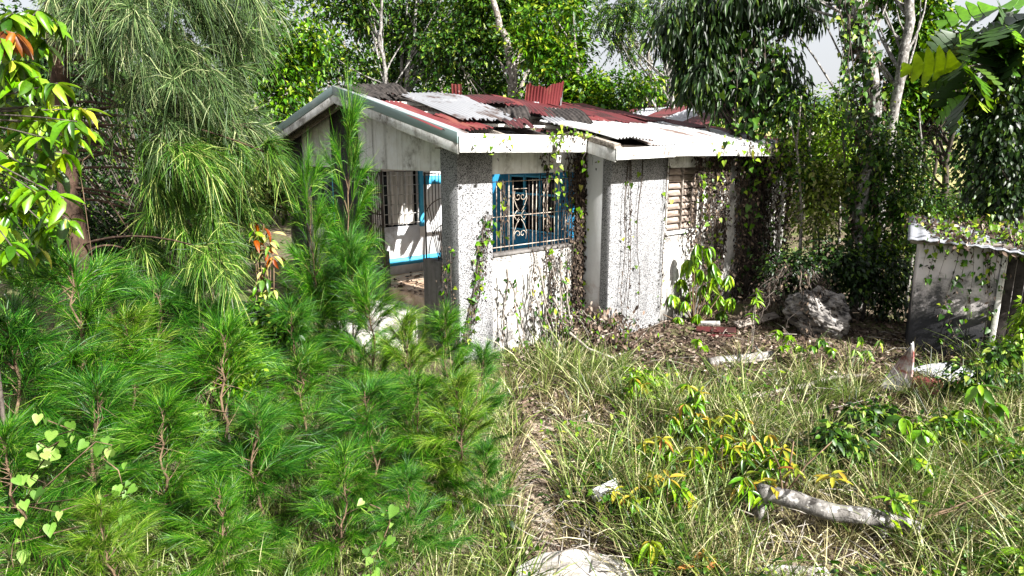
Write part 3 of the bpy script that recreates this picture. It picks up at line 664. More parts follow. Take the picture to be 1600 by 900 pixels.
# ================================================================== PLANT BUILDERS
def vine(name, label, paths, leaf_specs, stem_mat, stem_r=.006, group=None, seed=1, cat='vine'):
    """climbing stems with leaves scattered along them. leaf_specs: (part, material, per metre, size, template, spread)"""
    r = np.random.default_rng(seed); base = np.array(paths[0][-1], float); base[2] = min(p[2] for q in paths for p in q)
    t = thing(name, label, cat, base, 0, group)
    mb = MB()
    for p in paths: mb.tube(np.array(p) - base, np.linspace(stem_r * r.uniform(.5, 1.3), stem_r * .4, len(p)), 4)
    tag(mb.build('stems', M[stem_mat], t, True), kind='stuff')
    for part, mat, per, size, tpl, spread in leaf_specs:
        m2 = MB(); pos = []
        for p in paths:
            p = np.array(p) - base; seg = np.linalg.norm(np.diff(p, axis=0), axis=1); L = seg.sum(); n = r.poisson(per * L)
            if n == 0: continue
            cum = np.concatenate([[0], np.cumsum(seg)]); s_ = r.uniform(0, L, n)
            pos.append(np.stack([np.interp(s_, cum, p[:, k]) for k in range(3)], -1))
        if not pos: continue
        pos = np.concatenate(pos) + r.normal(0, spread, (sum(map(len, pos)), 3)); n = len(pos)
        d = r.normal(0, .6, (n, 3)) + np.array([0, -.25, -.7]); sz = size * r.uniform(.55, 1.35, n)
        scatter(m2, tpl, pos, d, sz, sz * (.85 if tpl is HEA else .5), .2, np.array([0, -1., .6]), r=r)
        tag(m2.build(part, M[mat], t), kind='stuff')
    return t
def hanging(p0, p1, n, jit, r, wob=.05):
    """a stem from p0 to p1 (world) with a wandering path"""
    s = np.linspace(0, 1, n)[:, None]; P = (1 - s) * np.array(p0) + s * np.array(p1)
    for k, a in ((0, 1), (1, 1), (2, .3)): P[:, k] += noise1(n, jit * a, r)
    return P
def hw(u, v, z): return ORI + U3 * u + V3 * v + np.array([0, 0, z])

def needle_branches(mb_s, mb_n, starts, dirs, lens, r, dens, nl, nw, rise, sag, droop, along=.6, rad=.006, seg=7, min_s=.12, spr=.42):
    for p, d, L in zip(starts, dirs, lens):
        s = np.linspace(0, 1, seg)[:, None]; d = unit(d)
        P = p + d * L * s + np.array([0, 0, 1.]) * L * (rise * s - sag * s ** 2) + np.cumsum(r.normal(0, .012 * L, (seg, 3)), 0)
        mb_s.tube(P, np.linspace(rad, rad * .3, seg), 3, cap=False)
        n = int(dens * L); 
        if n < 2: continue
        q = r.uniform(min_s, 1, n) ** .8; idx = q * (seg - 1); i = np.minimum(idx.astype(int), seg - 2); fr = (idx - i)[:, None]
        pos = P[i] * (1 - fr) + P[i + 1] * fr; tan = unit(P[i + 1] - P[i])
        dd = tan * along + r.normal(0, spr, (n, 3)) + np.array([0, 0, .05])
        ll = nl * r.uniform(.55, 1.25, n)
        scatter(mb_n, NED, pos, dd, ll, nw * r.uniform(.7, 1.3, n), droop * r.uniform(.4, 1.6, n), sphere_dirs(n, r), r=r)
def sapling_parts(h, seed, nbr=40, dens=260, nl=.38, nw=.0046, mat='needle'):
    r = np.random.default_rng(seed); s = np.linspace(0, 1, 12)
    trunk = np.stack([noise1(12, .10 * h / 2.5, r), noise1(12, .10 * h / 2.5, r), s * h], -1)
    ms, mn, mt = MB(), MB(), MB()
    mt.tube(trunk, np.linspace(.024 * h / 2.4, .005, 12), 6)
    t = r.uniform(.06, .98, nbr) ** .9; az = np.arange(nbr) * 2.4 + r.normal(0, .3, nbr)
    idx = t * 11; i = np.minimum(idx.astype(int), 10); st = trunk[i] * (1 - (idx - i)[:, None]) + trunk[i + 1] * (idx - i)[:, None]
    L = h * (.10 + .40 * (1 - t) ** .8) * r.uniform(.75, 1.2, nbr); el = .62 + .48 * t + r.normal(0, .14, nbr)
    d = np.stack([np.cos(az) * np.cos(el), np.sin(az) * np.cos(el), np.sin(el)], -1)
    needle_branches(ms, mn, st, d, L, r, dens, nl, nw, .10, .24, .32, 1.45, .008, spr=.40)
    needle_branches(ms, mn, st[::5], d[::5] * np.array([1, 1, -.2]), L[::5] * .6, r, 40, nl * .6, nw, -.05, .1, .3, .8, .006)
    needle_branches(ms, mn, [trunk[8]], [np.array([0, 0, 1.])], [h * .27], r, 220, nl * .6, nw, 0, 0, .2, 1., spr=.4)
    return mt.mesh('trunk', M['twig'], True), ms.mesh('branches', M['twig']), mn.mesh('needles', M[mat])
SAP = [sapling_parts(2.4, 11), sapling_parts(2.4, 12, 34, 260, .44, .0046, 'needle_b'), sapling_parts(2.4, 13, 44, 260, .34, .0044, 'needle_c'), sapling_parts(2.4, 14, 38, 250, .42, .0046, 'needle'), sapling_parts(2.4, 15, 36, 260, .38, .0044, 'needle_b')]
def sapling(kind, x, y, h, rz, lean=(0, 0), label=None, group='young casuarinas in front of the house', fat=1.):
    k = h / 2.4; g = float(gh(x, y))
    t = thing('casuarina_sapling', label or 'feathery green young casuarina in the thicket before the house', 'sapling', (x, y, g - .04), rz, group if not label else None)
    t.rotation_euler = (lean[0], lean[1], rz); t.scale = (k * fat, k * fat, k)
    for me, nm in zip(SAP[kind % 5], ('trunk', 'branches', 'needles')):
        o = bpy.data.objects.new(nm, me); COL.objects.link(o); o.parent = t
    return t

def crown_leaves(mb, centers, rc, per, size, wide, r, tpl=DIA, droop=.25, outward=None, flat=.75, drop=-.25):
    n = len(centers) * per
    c = np.repeat(centers, per, 0); off = r.normal(0, 1, (n, 3)); off = unit(off) * (r.uniform(0, 1, (n, 1)) ** .5) * rc
    off[:, 2] *= flat
    pos = c + off; d = unit(off) + r.normal(0, .5, (n, 3)) + np.array([0, 0, drop])
    sz = size * r.uniform(.6, 1.35, n)
    scatter(mb, tpl, pos, d, sz, sz * wide, droop, None, r=r, roll=.55)
def tree(name, label, Y, trunk_px, r0, crowns, leafm, barkm, seed, nclump=60, per=90, size=.13, wide=.5, rc=.5, tpl=DIA, droop=.25, limbs=True, cat='tree',
         group=None, depth=.8, z0=None, drop=-.25, extra=None, r1=None, twig_r=.018, back=0.):
    """trunk_px and crowns are photo pixels read at distance Y; the foot is carried down to the ground"""
    r = np.random.default_rng(seed); k = Y / 1022.
    tp = [at(x, y, Y) for x, y in trunk_px]
    foot = tp[0].copy(); foot[2] = (float(gh(foot[0], foot[1])) - .1) if z0 is None else z0
    t = thing(name, label, cat, foot, 0, group)
    pts = [foot] + [p for p in tp if p[2] > foot[2] + .15]
    P = np.array(pts) - foot
    s = np.linspace(0, 1, len(P)); ss = np.linspace(0, 1, 18)
    T3 = np.stack([np.interp(ss, s, P[:, i]) for i in range(3)], -1)
    T3[1:-1] += np.stack([noise1(16, r0 * 1.1, r), noise1(16, r0 * 1.1, r), np.zeros(16)], -1)
    mt = MB(); mt.tube(T3, np.linspace(r0, r0 * .35 if r1 is None else r1, 18) * (1 + r.normal(0, .06, 18)), 9)
    cs = []
    tot = sum(c[2] * c[3] for c in crowns); set_back = np.array([0, back, 0])
    lobes = []
    for cx, cy, rx, ry in crowns:
        for _ in range(4):
            a = r.uniform(0, 6.28); q = r.uniform(.35, .95); f = r.uniform(.35, .68); lobes.append((cx + rx * q * math.cos(a), cy + ry * q * math.sin(a), rx * f, ry * f))
    tot = sum(c[2] * c[3] for c in lobes)
    for cx, cy, rx, ry in lobes:
        n = max(1, int(nclump * rx * ry / tot)); c = at(cx, cy, Y) - foot
        d = sphere_dirs(n, r) * (r.uniform(.15, 1, (n, 1)) ** .45)
        cs.append(c + set_back + d * np.array([rx * k, max(rx, ry) * k * depth, ry * k]))
    cs = np.concatenate(cs); cs = cs[cs[:, 2] > .15]
    if limbs:
        for c in cs[r.random(len(cs)) < .3]:
            hd = np.linalg.norm((T3 - c)[:, :2], axis=1); dd = np.abs(T3[:, 2] - (c[2] - r.uniform(.4, 1.9) * hd)) + .3 * hd; j = int(np.argmin(dd)); a = T3[j]
            mid = (a + c) / 2 + np.array([0, 0, r.normal(0, .14)]) * np.linalg.norm(c - a) + r.normal(0, .07, 3) * np.linalg.norm(c - a)
            q = np.linspace(0, 1, 6)[:, None]; B = (1 - q) ** 2 * a + 2 * q * (1 - q) * mid + q ** 2 * c
            mt.tube(B, np.linspace(min(r0 * .45, twig_r * 1.6), twig_r * .35, 6), 4, cap=False)
    mt.build('trunk', M[barkm], t, True)
    mb = MB(); crown_leaves(mb, cs[::2], rc, per, size, wide, r, tpl, droop, drop=drop); crown_leaves(mb, cs[1::2], rc * 1.35, per, size * .8, wide, r, tpl, droop, drop=drop)
    tag(mb.build('crown', M[leafm], t), kind='stuff')
    return t, foot

# ================================================================== TREES BEHIND THE HOUSE
tree('leafy_tree', 'yellow green leafy tree growing just behind the low end of the gable', 13.5, [(452, 230), (448, 150), (440, 60)], .07, [(440, 150, 55, 80), (400, 80, 55, 70), (470, 60, 40, 50), (420, 215, 50, 40)], 'leaf_bright', 'bark_mid', 101, 80, 85, .14, .5, .42)
tree('slender_tree', 'slender tree with pale crooked trunk rising behind the gable ridge', 19, [(606, 160), (600, 100), (590, 55), (597, 0), (600, -60)], .075, [(560, 30, 80, 50), (510, 70, 60, 50), (590, -30, 90, 40)], 'leaf_mid', 'bark_pale', 102, 80, 70, .17, .5, .55, back=1.1)
tree('slender_tree', 'pale slender tree with a kinked twin stem behind the ripped zinc roof', 20, [(632, 160), (638, 105), (650, 60), (656, 0), (660, -70)], .085, [(670, 40, 70, 55), (640, 100, 60, 40), (690, -30, 90, 40)], 'leaf_mid', 'bark_pale', 103, 85, 70, .17, .5, .55, back=1.1)
tree('slender_tree', 'thin straight grey tree close beside the kinked pale one', 20.5, [(625, 160), (627, 90), (633, 40), (640, -40)], .07, [(620, 20, 60, 50), (600, 110, 60, 35)], 'leaf_dark', 'bark_pale', 104, 60, 70, .17, .5, .5, back=1.1)
tree('shade_tree', 'dark leaved tree with grey forked trunk behind the torn roof sheets', 17, [(797, 165), (796, 110), (782, 70), (770, 20), (760, -50)], .16, [(740, 90, 90, 60), (800, 20, 100, 50), (730, 10, 80, 50), (840, 90, 60, 60), (760, 130, 90, 30)], 'leaf_mid', 'bark_mid', 105, 150, 85, .16, .5, .55, back=1.1)
tree('round_tree', 'round bright green tree above the middle of the roof', 15.5, [(905, 185), (908, 130), (900, 80)], .10, [(900, 110, 80, 62), (960, 140, 55, 40), (860, 60, 60, 40), (850, 130, 40, 40)], 'leaf_bright', 'bark_mid', 106, 110, 85, .15, .5, .42)
tree('tall_tree', 'tall spreading tree overtopping the round bright one', 18.5, [(880, 170), (872, 100), (850, 40), (840, -60)], .15, [(850, 0, 70, 50), (890, 25, 40, 50), (820, -20, 80, 40)], 'leaf_bright', 'bark_mid', 107, 80, 80, .18, .5, .5)
tree('feathery_tree', 'feathery leaved tree reaching a thin limb across the open sky', 17, [(1052, 178), (1045, 110), (1030, 40), (990, 10), (960, -20)], .07, [(975, 20, 45, 32), (1010, 0, 50, 30), (960, 60, 30, 20)], 'leaf_mid', 'bark_pale', 108, 42, 14, .42, .6, .3, FROND, .3)
tree('bare_tree', 'nearly bare tree with pale forked stems behind the red roof', 17.5, [(1045, 180), (1043, 130), (1050, 90), (1062, 40), (1068, 10)], .075, [(1050, 70, 40, 50), (1075, 110, 20, 30)], 'leaf_olive', 'bark_pale', 109, 46, 9, .12, .5, .35, back=1.1)
tree('bare_tree', 'thin bare tree with a blackened upper stem behind the red roof', 18, [(1016, 180), (1014, 130), (1012, 80), (1020, 40)], .065, [(1010, 90, 32, 50), (1000, 60, 30, 30)], 'leaf_olive', 'bark_mid', 110, 40, 10, .12, .5, .35, back=1.1)
tree('bushy_tree', 'low bushy green tree at the foot of the bare pale stems', 21, [(1085, 178), (1085, 150)], .08, [(1085, 140, 55, 38), (1020, 160, 50, 26), (1120, 150, 40, 40)], 'leaf_bright', 'bark_mid', 111, 90, 70, .16, .5, .5)
tree('drooping_tree', 'dark tree of drooping compound leaves leaning over the right end of the roof', 12.6, [(1172, 300), (1168, 180), (1160, 100), (1150, 30), (1140, -60)], .10, [(1145, 40, 85, 50), (1090, 50, 45, 45), (1215, 30, 38, 55), (1140, 110, 60, 40), (1150, -30, 110, 40), (1190, 140, 45, 35), (1110, 140, 30, 40)], 'leaf_dark', 'bark_dark', 112, 150, 95, .17, .30, .40, OVA3, .5, drop=-1.3)
tree('vine_clad_tree', 'stout grey trunk wrapped in creepers beyond the right end of the house', 11.6, [(1345, 420), (1350, 300), (1358, 190), (1352, 110), (1338, 50), (1330, -10), (1325, -80)], .125, [(1330, -60, 110, 34), (1400, -60, 60, 30)], 'leaf_mid', 'bark_pale', 113, 40, 60, .13, .5, .4, r1=.09, back=1.1)
tree('pale_trunk_tree', 'smooth pale leaning trunk between the creeper clad one and the breadfruit', 12.2, [(1376, 330), (1384, 240), (1398, 150), (1412, 80), (1416, 30), (1424, -40)], .105, [(1440, -50, 70, 40), (1400, -60, 70, 30)], 'leaf_mid', 'bark_pale', 114, 40, 70, .13, .5, .4, r1=.075, back=1.1)
tree('leafy_tree', 'glossy green tree filling the gap behind the pale leaning trunk', 13.5, [(1440, 250), (1436, 170), (1430, 90)], .08, [(1465, 50, 40, 40), (1430, 140, 45, 45), (1470, 110, 45, 60)], 'leaf_bright', 'bark_dark', 115, 110, 70, .14, .6, .36)
tree('small_tree', 'black straight trunk standing against the pale hillside', 13, [(1474, 345), (1480, 270), (1487, 200), (1492, 120)], .085, [(1500, 110, 60, 50), (1450, 180, 30, 30)], 'leaf_dark', 'bark_dark', 116, 60, 60, .16, .5, .45, back=1.1)
tree('small_tree', 'thin whitish stem with few leaves behind the shed', 12.4, [(1432, 345), (1434, 290), (1440, 230), (1436, 170)], .035, [(1440, 190, 40, 40)], 'leaf_mid', 'bark_pale', 117, 26, 30, .13, .5, .4, back=1.1)
tree('small_tree', 'thin dark leaning stem behind the whitish one', 14, [(1455, 330), (1460, 270), (1466, 220), (1470, 160)], .05, [(1465, 150, 40, 40)], 'leaf_mid', 'bark_dark', 118, 30, 50, .14, .5, .4)
for i, (px_, lab) in enumerate([(1246, 'thin grey stem close to the end wall of the wing'), (1268, 'thin pale stem beside the olive thicket'), (1308, 'thin crooked stem in the olive thicket')]):
    tree('thin_tree', lab, 11.9 + .3 * i, [(px_, 430), (px_ + 4, 330), (px_ - 3, 230), (px_ + 6, 150)], .04, [(px_, 170, 30, 30), (px_ + 8, 260, 20, 30)], 'leaf_mid', 'bark_mid', 130 + i, 12, 36, .11, .5, .3)
tree('creeper_tree', 'dark tree smothered in hanging creepers at the back of the shed', 9.8, [(1585, 420), (1580, 250), (1575, 130), (1580, 40)], .14, [(1575, 230, 42, 110), (1590, 300, 40, 60), (1550, 180, 25, 60), (1590, 120, 40, 60)], 'leaf_dark', 'bark_dark', 119, 120, 80, .085, .6, .34, OVA3, .3, drop=-1.)
# shrubs and creeper banks to the right of the house
for i, (nm, lab, Y, tp, cr, lm, n) in enumerate([
    ('tangled_shrub', 'sunlit tangle of yellow green creeper beyond the end of the eaves', 12.6, [(1280, 420), (1280, 300)], [(1285, 195, 40, 35), (1305, 165, 30, 22), (1315, 225, 28, 30)], 'leaf_lime', 42),
    ('tangled_shrub', 'olive thicket of dry creeper between the house end and the creeper clad trunk', 12.0, [(1290, 430), (1290, 330)], [(1290, 310, 35, 60), (1315, 260, 30, 45), (1265, 350, 25, 45)], 'leaf_tangle', 48),
    ('tangled_shrub', 'leafy bank behind the drooping sapling near the shed', 11.4, [(1395, 440), (1395, 340)], [(1395, 330, 45, 70), (1440, 330, 50, 50), (1390, 250, 45, 50)], 'leaf_mid', 90),
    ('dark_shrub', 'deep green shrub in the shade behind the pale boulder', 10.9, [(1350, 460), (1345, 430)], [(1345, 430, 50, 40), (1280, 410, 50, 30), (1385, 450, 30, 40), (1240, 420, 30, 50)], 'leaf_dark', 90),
    ('dark_shrub', 'shaded thicket behind the little shed', 12.8, [(1500, 400), (1500, 350)], [(1490, 330, 60, 30), (1560, 330, 60, 50), (1420, 380, 40, 40)], 'leaf_mid', 80),
    ('tangled_shrub', 'pale olive undergrowth left of the gable under the verge', 12.8, [(400, 330), (400, 290)], [(395, 290, 50, 55), (350, 260, 60, 60), (430, 280, 20, 40)], 'leaf_olive', 100),
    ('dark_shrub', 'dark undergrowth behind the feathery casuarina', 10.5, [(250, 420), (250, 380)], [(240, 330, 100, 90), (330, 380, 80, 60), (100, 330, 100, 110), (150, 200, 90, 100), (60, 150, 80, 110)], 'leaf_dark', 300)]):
    tree(nm, lab, Y, tp, .035, cr, lm, 'dry_stem', 140 + i, n, 75, .085, .55, .36, OVA3 if i % 2 else DIA, .3, cat='shrub', twig_r=.012)
# the far wood, one mass
def far_wood():
    r = np.random.default_rng(55); mb = MB(); mt = MB(); cs = []
    for i in range(300):
        Y = r.uniform(24, 40); px = r.uniform(-500, 2150); top = 60 + 90 * r.uniform(-1, .5) ** 1
        if 850 < px < 1070: top = max(top, 128)
        if 1170 < px < 1500: top = max(top, 165)
        if 1440 < px < 1530: continue
        p = at(px, top, Y); h = p[2]; w_ = r.uniform(1.2, 2.4)
        n = int(10 + h * 2.2); d = sphere_dirs(n, r)
        cs.append(np.array([p[0], Y, h * .52]) + d * np.array([w_, w_, h * .47]))
        mt.tube([(p[0], Y, -.2), (p[0] + r.normal(0, .2), Y, h * .5), (p[0] + r.normal(0, .4), Y, h * .9)], [.13, .09, .03], 5)
    crown_leaves(mb, np.concatenate(cs), .8, 12, .28, .55, r)
    o = mb.build('far_wood', M['leaf_mid']); tag(o, 'dense far wood of broadleaf trees closing the view behind the house', 'wood', kind='stuff')
    tr = mt.build('trunks', M['bark_mid'], o); tag(tr, kind='stuff')
far_wood()

# ================================================================== BIG CASUARINA (upper left) AND SAPLINGS
def big_casuarina():
    r = np.random.default_rng(77); Y = 7.6; foot = gnd(110, 480); foot = at(108, 400, Y); foot[2] = -.1
    t = thing('casuarina_tree', 'tall casuarina with drooping grey green foliage and reddish trunk', 'tree', foot)
    top = np.array([.25, .1, 8.2]); s = np.linspace(0, 1, 14)[:, None]; T3 = s * top; T3[1:-1, :2] += np.stack([noise1(12, .1, r), noise1(12, .1, r)], -1)
    mt, ms, mn = MB(), MB(), MB(); mt.tube(T3, np.linspace(.14, .05, 14), 10); mt.build('trunk', M['bark_red'], t, True)
    k = Y / 1022.
    ml = MB()
    for cx, cy, sz, low in [(140, 20, 1.0, 0), (160, 60, .8, 0), (215, 30, 1.1, 0), (250, 85, 1.1, 0), (300, 25, 1.1, 0), (345, 60, 1., 0), (210, 120, .8, 0), (290, 120, 1.1, 0), (350, 125, 1.0, 0), (385, 60, .7, 0), (260, 175, .9, 0),
                            (320, 190, 1.1, 1), (225, 235, .9, 1), (280, 250, 1.2, 1), (345, 240, 1., 1), (380, 195, .8, 0), (310, 310, 1.2, 1), (245, 315, .9, 1), (355, 310, .9, 1), (290, 380, 1.1, 1), (345, 385, .9, 1), (225, 390, .8, 1), (415, 235, .6, 1), (180, -30, 1.2, 0), (290, -40, 1.2, 0), (100, -30, 1, 0), (365, -20, 1.1, 0)]:
        for rep_ in range(2):
            p = at(cx + r.normal(0, 9), cy + r.normal(0, 8), Y - .3 + r.normal(0, .35)) - foot
            zz_ = np.clip(p[2] + r.uniform(-.2, 1.0), .3, 8.0) / 8.2 * 13; j = int(zz_); a = T3[j] + (T3[min(13, j + 1)] - T3[j]) * (zz_ - j); out = unit((p - a) * np.array([1, 1, .3]))
            q = np.linspace(0, 1, 8)[:, None]; mid = (a + p) / 2 + np.array([0, 0, .3]); B = (1 - q) ** 2 * a + 2 * q * (1 - q) * mid + q ** 2 * p
            ms.tube(B, np.linspace(.018, .006, 8), 4, cap=False)
            nt = 8; st = [B[-1] + (B[-2] - B[-1]) * r.uniform(0, 1.6) for _ in range(nt)]
            dr = [out * .75 + r.normal(0, .42, 3) + np.array([0, 0, -.05]) for _ in range(nt)]
            needle_branches(ms, ml if low else mn, st, dr, sz * r.uniform(.28, .48, nt), r, 210, .30, .0065, .10, .45, .45, .8, .005, spr=.40)
    tag(ms.build('branches', M['bark_red'], t), kind='stuff'); tag(mn.build('needles', M['needle_grey'], t), kind='stuff'); tag(ml.build('lower_needles', M['needle_d'], t), kind='stuff')
    print('big casuarina needles', mn.n // 6)
big_casuarina()
SP = [  # photo pixel of the tip, distance, kind, width
    (86, 415, 5.3, 0, 1.2), (-10, 500, 4.8, 1, 1.2), (185, 500, 5.7, 2, 1.0), (255, 455, 6.4, 4, 1.1), (318, 440, 6.5, 1, .9), (352, 520, 5.2, 3, 1.1), (450, 480, 6.9, 4, 1.1),
    (515, 175, 8.0, 0, .45), (488, 270, 7.8, 0, .55), (545, 385, 7.3, 1, .75), (590, 450, 6.8, 3, .85), (480, 560, 5.5, 0, 1.2), (572, 600, 4.9, 1, 1.15), (632, 500, 6.3, 2, .9),
    (690, 490, 6.5, 3, .75), (655, 600, 5.0, 0, 1.05), (715, 600, 4.9, 2, .95), (745, 550, 5.8, 4, .75), (400, 650, 4.6, 4, 1.2), (255, 640, 4.5, 3, 1.2), (130, 610, 4.4, 4, 1.1),
    (530, 720, 4.1, 3, 1.1), (640, 740, 4.1, 4, 1.0), (330, 760, 3.9, 0, 1.1), (170, 780, 3.7, 2, 1.1), (30, 680, 4.0, 3, 1.1),
    (30, 400, 6.4, 3, 1.0), (150, 430, 6.6, 1, 1.0), (330, 395, 7.6, 4, 1.0), (755, 700, 4.6, 1, .7)]
for i, (px, py, Y, kd, fat) in enumerate(SP):
    p = at(px, py, Y); r = np.random.default_rng(900 + i); h = max(.7, p[2] - float(gh(p[0], p[1])) + .04)
    lab = {7: 'tallest thin casuarina sapling standing in front of the gable pier', 8: 'thin casuarina sapling close beside the tallest one by the gable', 0: 'stout casuarina sapling with bare reddish stem near the yellow leaved tree', 6: 'casuarina sapling growing right behind the croton foot',
           9: 'casuarina sapling between the gable pier and the dark gate', 10: 'casuarina sapling in front of the verandah doorway', 13: 'casuarina sapling beside the verandah steps', 14: 'casuarina sapling before the corner pillar',
           17: 'casuarina sapling before the low front wall, on the grass side', 21: 'low casuarina carrying the bright heart leaved climber', 29: 'smallest casuarina at the edge of the bare path', 5: 'casuarina sapling draped by the pale green climber'}.get(i)
    sapling(kd, p[0], Y, h, r.uniform(0, 6.28), (r.normal(0, .05), r.normal(0, .05)), lab, fat=fat * 2.4 / max(h, 1.6) * .80 if h < 2.2 else fat * .9)

# ================================================================== NEAR PLANTS WITH SEPARATE LEAVES
def branchy_leaves(name, label, cat, base, whorls, leaf_kinds, stem_mat, L, per, spread=1., stem_r=.010, seed=0, droop=.5, group=None, wide=.34, tpl=OVA, stem_from=None, upv=.4, hub=None, trunk_r=.06, tip=.35):
    """stems from the foot to each whorl; leaves radiate from the whorl, each one an object"""
    r = np.random.default_rng(seed); base = np.array(base, float); t = thing(name, label, cat, base, 0, group); mb = MB()
    if hub is not None:
        stem_from = [hub]; q = np.linspace(0, 1, 8)[:, None]; hb_ = np.array(hub, float) - base
        mb.tube(q * hb_ + np.concatenate([[[0, 0, 0]], r.normal(0, .04, (6, 3)), [[0, 0, 0]]]), np.linspace(trunk_r, trunk_r * .6, 8), 9)
    for k, wpt in enumerate(whorls):
        wpt = np.array(wpt, float) - base; a = np.zeros(3) if stem_from is None else np.array(stem_from[k % len(stem_from)], float) - base
        q = np.linspace(0, 1, 7)[:, None]; mid = a * .4 + wpt * .6 + np.array([0, 0, -.15 * (wpt[2] - a[2])]) + r.normal(0, .05, 3)
        B = (1 - q) ** 2 * a + 2 * q * (1 - q) * mid + q ** 2 * wpt; mb.tube(B, np.linspace(stem_r, stem_r * .45, 7), 5)
        az0 = r.uniform(0, 6.28); kd = leaf_kinds[k % len(leaf_kinds)]
        for i in range(per):
            az = az0 + i * 2.4; el = r.uniform(-.55, .45) + upv * (i / per - .5)
            d = np.array([math.cos(az) * math.cos(el), math.sin(az) * math.cos(el), math.sin(el) - droop])
            mname = kd[min(len(kd) - 1, int(i / per * len(kd)))]
            tp_ = OVAC if (tpl is OVA and r.random() < .5) else tpl; me = leaf_mesh((mname, wide, id(tp_)), tp_, M[mname], wide)
            s = .96 - .30 * (i / per) * 0 - r.uniform(0, .28)
            p = B[-1] * (1 - s * 0) + (B[-2] - B[-1]) * r.uniform(0, 1.0) * (1 - i / per)
            leaf_obj(me, t, p, d, L * r.uniform(.65, 1.2), (r.normal(0, tip), r.normal(0, tip), 1.))
    mb.build('stem', M[stem_mat], t, True)
    return t
# broad-leaved tree at the upper left edge
r = np.random.default_rng(31); wh = []
for px, py in [(20, 20), (60, 15), (85, 30), (5, 60), (25, 130), (60, 165), (95, 165), (135, 170), (30, 190), (70, 215), (110, 215), (10, 160), (40, 260), (85, 265), (15, 300), (100, 310), (60, 330), (-20, 100), (-20, 230), (140, 205), (45, 95), (10, 360), (80, 360), (30, 400), (110, 345), (55, 300), (120, 190), (75, 190), (30, 225), (100, 240), (60, 120), (20, 95), (90, 130), (45, 20), (75, 60), (5, 260), (60, 395), (20, 335)]:
    wh.append(at(px, py, 4.5 + r.normal(0, .25)))
b0 = at(-60, 420, 4.6); b0[2] = -.1
branchy_leaves('broadleaf_tree', 'small tree with big glossy yellow green leaves beside the tall casuarina', 'tree', b0, wh, [('leaf_yellow', 'leaf_mango', 'leaf_yellow'), ('leaf_mango', 'leaf_yellow')], 'dry_stem', .17, 12, stem_r=.009, seed=32, droop=.6, wide=.36, hub=at(-160, 180, 4.8), trunk_r=.07)
branchy_leaves('broadleaf_sapling', 'thin climber with hanging rust brown leaves in the big leaved tree', 'plant', b0 + np.array([.15, .1, 0]), [at(10, 45, 4.3), at(25, 50, 4.3)], [('leaf_rust',)], 'dry_stem', .18, 6, seed=33, droop=1.2, stem_r=.005, hub=at(-120, 120, 4.5), trunk_r=.02)
# croton with red and yellow leaves
cb = at(415, 480, 7.6); cb[2] = -.08
branchy_leaves('croton_plant', 'croton with red orange and cream leaves among the casuarinas', 'plant', cb, [at(x, y, 7.5) for x, y in [(412, 350), (425, 362), (398, 358), (415, 385), (428, 400), (408, 415), (420, 435), (412, 455), (395, 345), (428, 450), (400, 440)]], [('leaf_red',), ('leaf_pale', 'leaf_red'), ('leaf_pale', 'leaf_yellow', 'leaf_mango'), ('leaf_yellow', 'leaf_red')], 'twig', .15, 8, seed=34, droop=.5, wide=.38)
tree('glossy_shrub', 'glossy green shrub beneath the croton', 7.2, [(415, 560), (415, 530)], .02, [(415, 515, 40, 35)], 'leaf_mid', 'dry_stem', 160, 26, 60, .085, .55, .16, OVA3, cat='shrub', twig_r=.006)
tree('pale_shrub', 'pale green leafy climber spilling over the saplings', 5.6, [(355, 640), (355, 600)], .02, [(345, 585, 45, 40), (375, 560, 25, 30)], 'leaf_lime', 'dry_stem', 161, 30, 45, .06, .6, .16, OVA3, cat='shrub', twig_r=.006)
# saplings with drooping leaves
def droopy(label, pxs, Y, foot_px, L, per, seed, kinds=(('leaf_lime', 'leaf_mango'),), group=None):
    b = gnd(*foot_px); b[2] = float(gh(b[0], b[1])) - .03
    return branchy_leaves('drooping_sapling', label, 'sapling', b, [at(x, y, Y + np.random.default_rng(seed + i).normal(0, .12)) for i, (x, y) in enumerate(pxs)], kinds, 'twig', L, per, seed=seed, droop=1.15, wide=.30, group=group, stem_r=.012)
dY = gnd(1085, 500)[1]
droopy('young tree with drooping bright leaves against the white wing wall', [(1090, 380), (1108, 385), (1075, 405), (1065, 435), (1095, 420), (1120, 430), (1140, 430), (1125, 460), (1080, 455), (1050, 460), (1105, 475), (1145, 465), (1020, 482), (1060, 495), (1130, 485), (1085, 395), (1100, 445), (1070, 470), (1115, 410), (1090, 490)], dY, (1085, 502), .21, 20, 41, (('leaf_lime', 'leaf_lime', 'leaf_mango'),))
d2 = gnd(1370, 470)[1]
droopy('young tree with drooping bright leaves beside the shed roof', [(1370, 345), (1390, 360), (1355, 365), (1405, 370), (1380, 385), (1345, 385)], d2 * .93, (1372, 500), .28, 11, 42, (('leaf_lime',),))
droopy('knee high seedling with paired pale leaves between boulder and shed', [(1345, 525), (1375, 530), (1355, 545), (1335, 545)], gnd(1355, 562)[1], (1355, 562), .15, 6, 43, (('leaf_lime', 'leaf_pale'),))
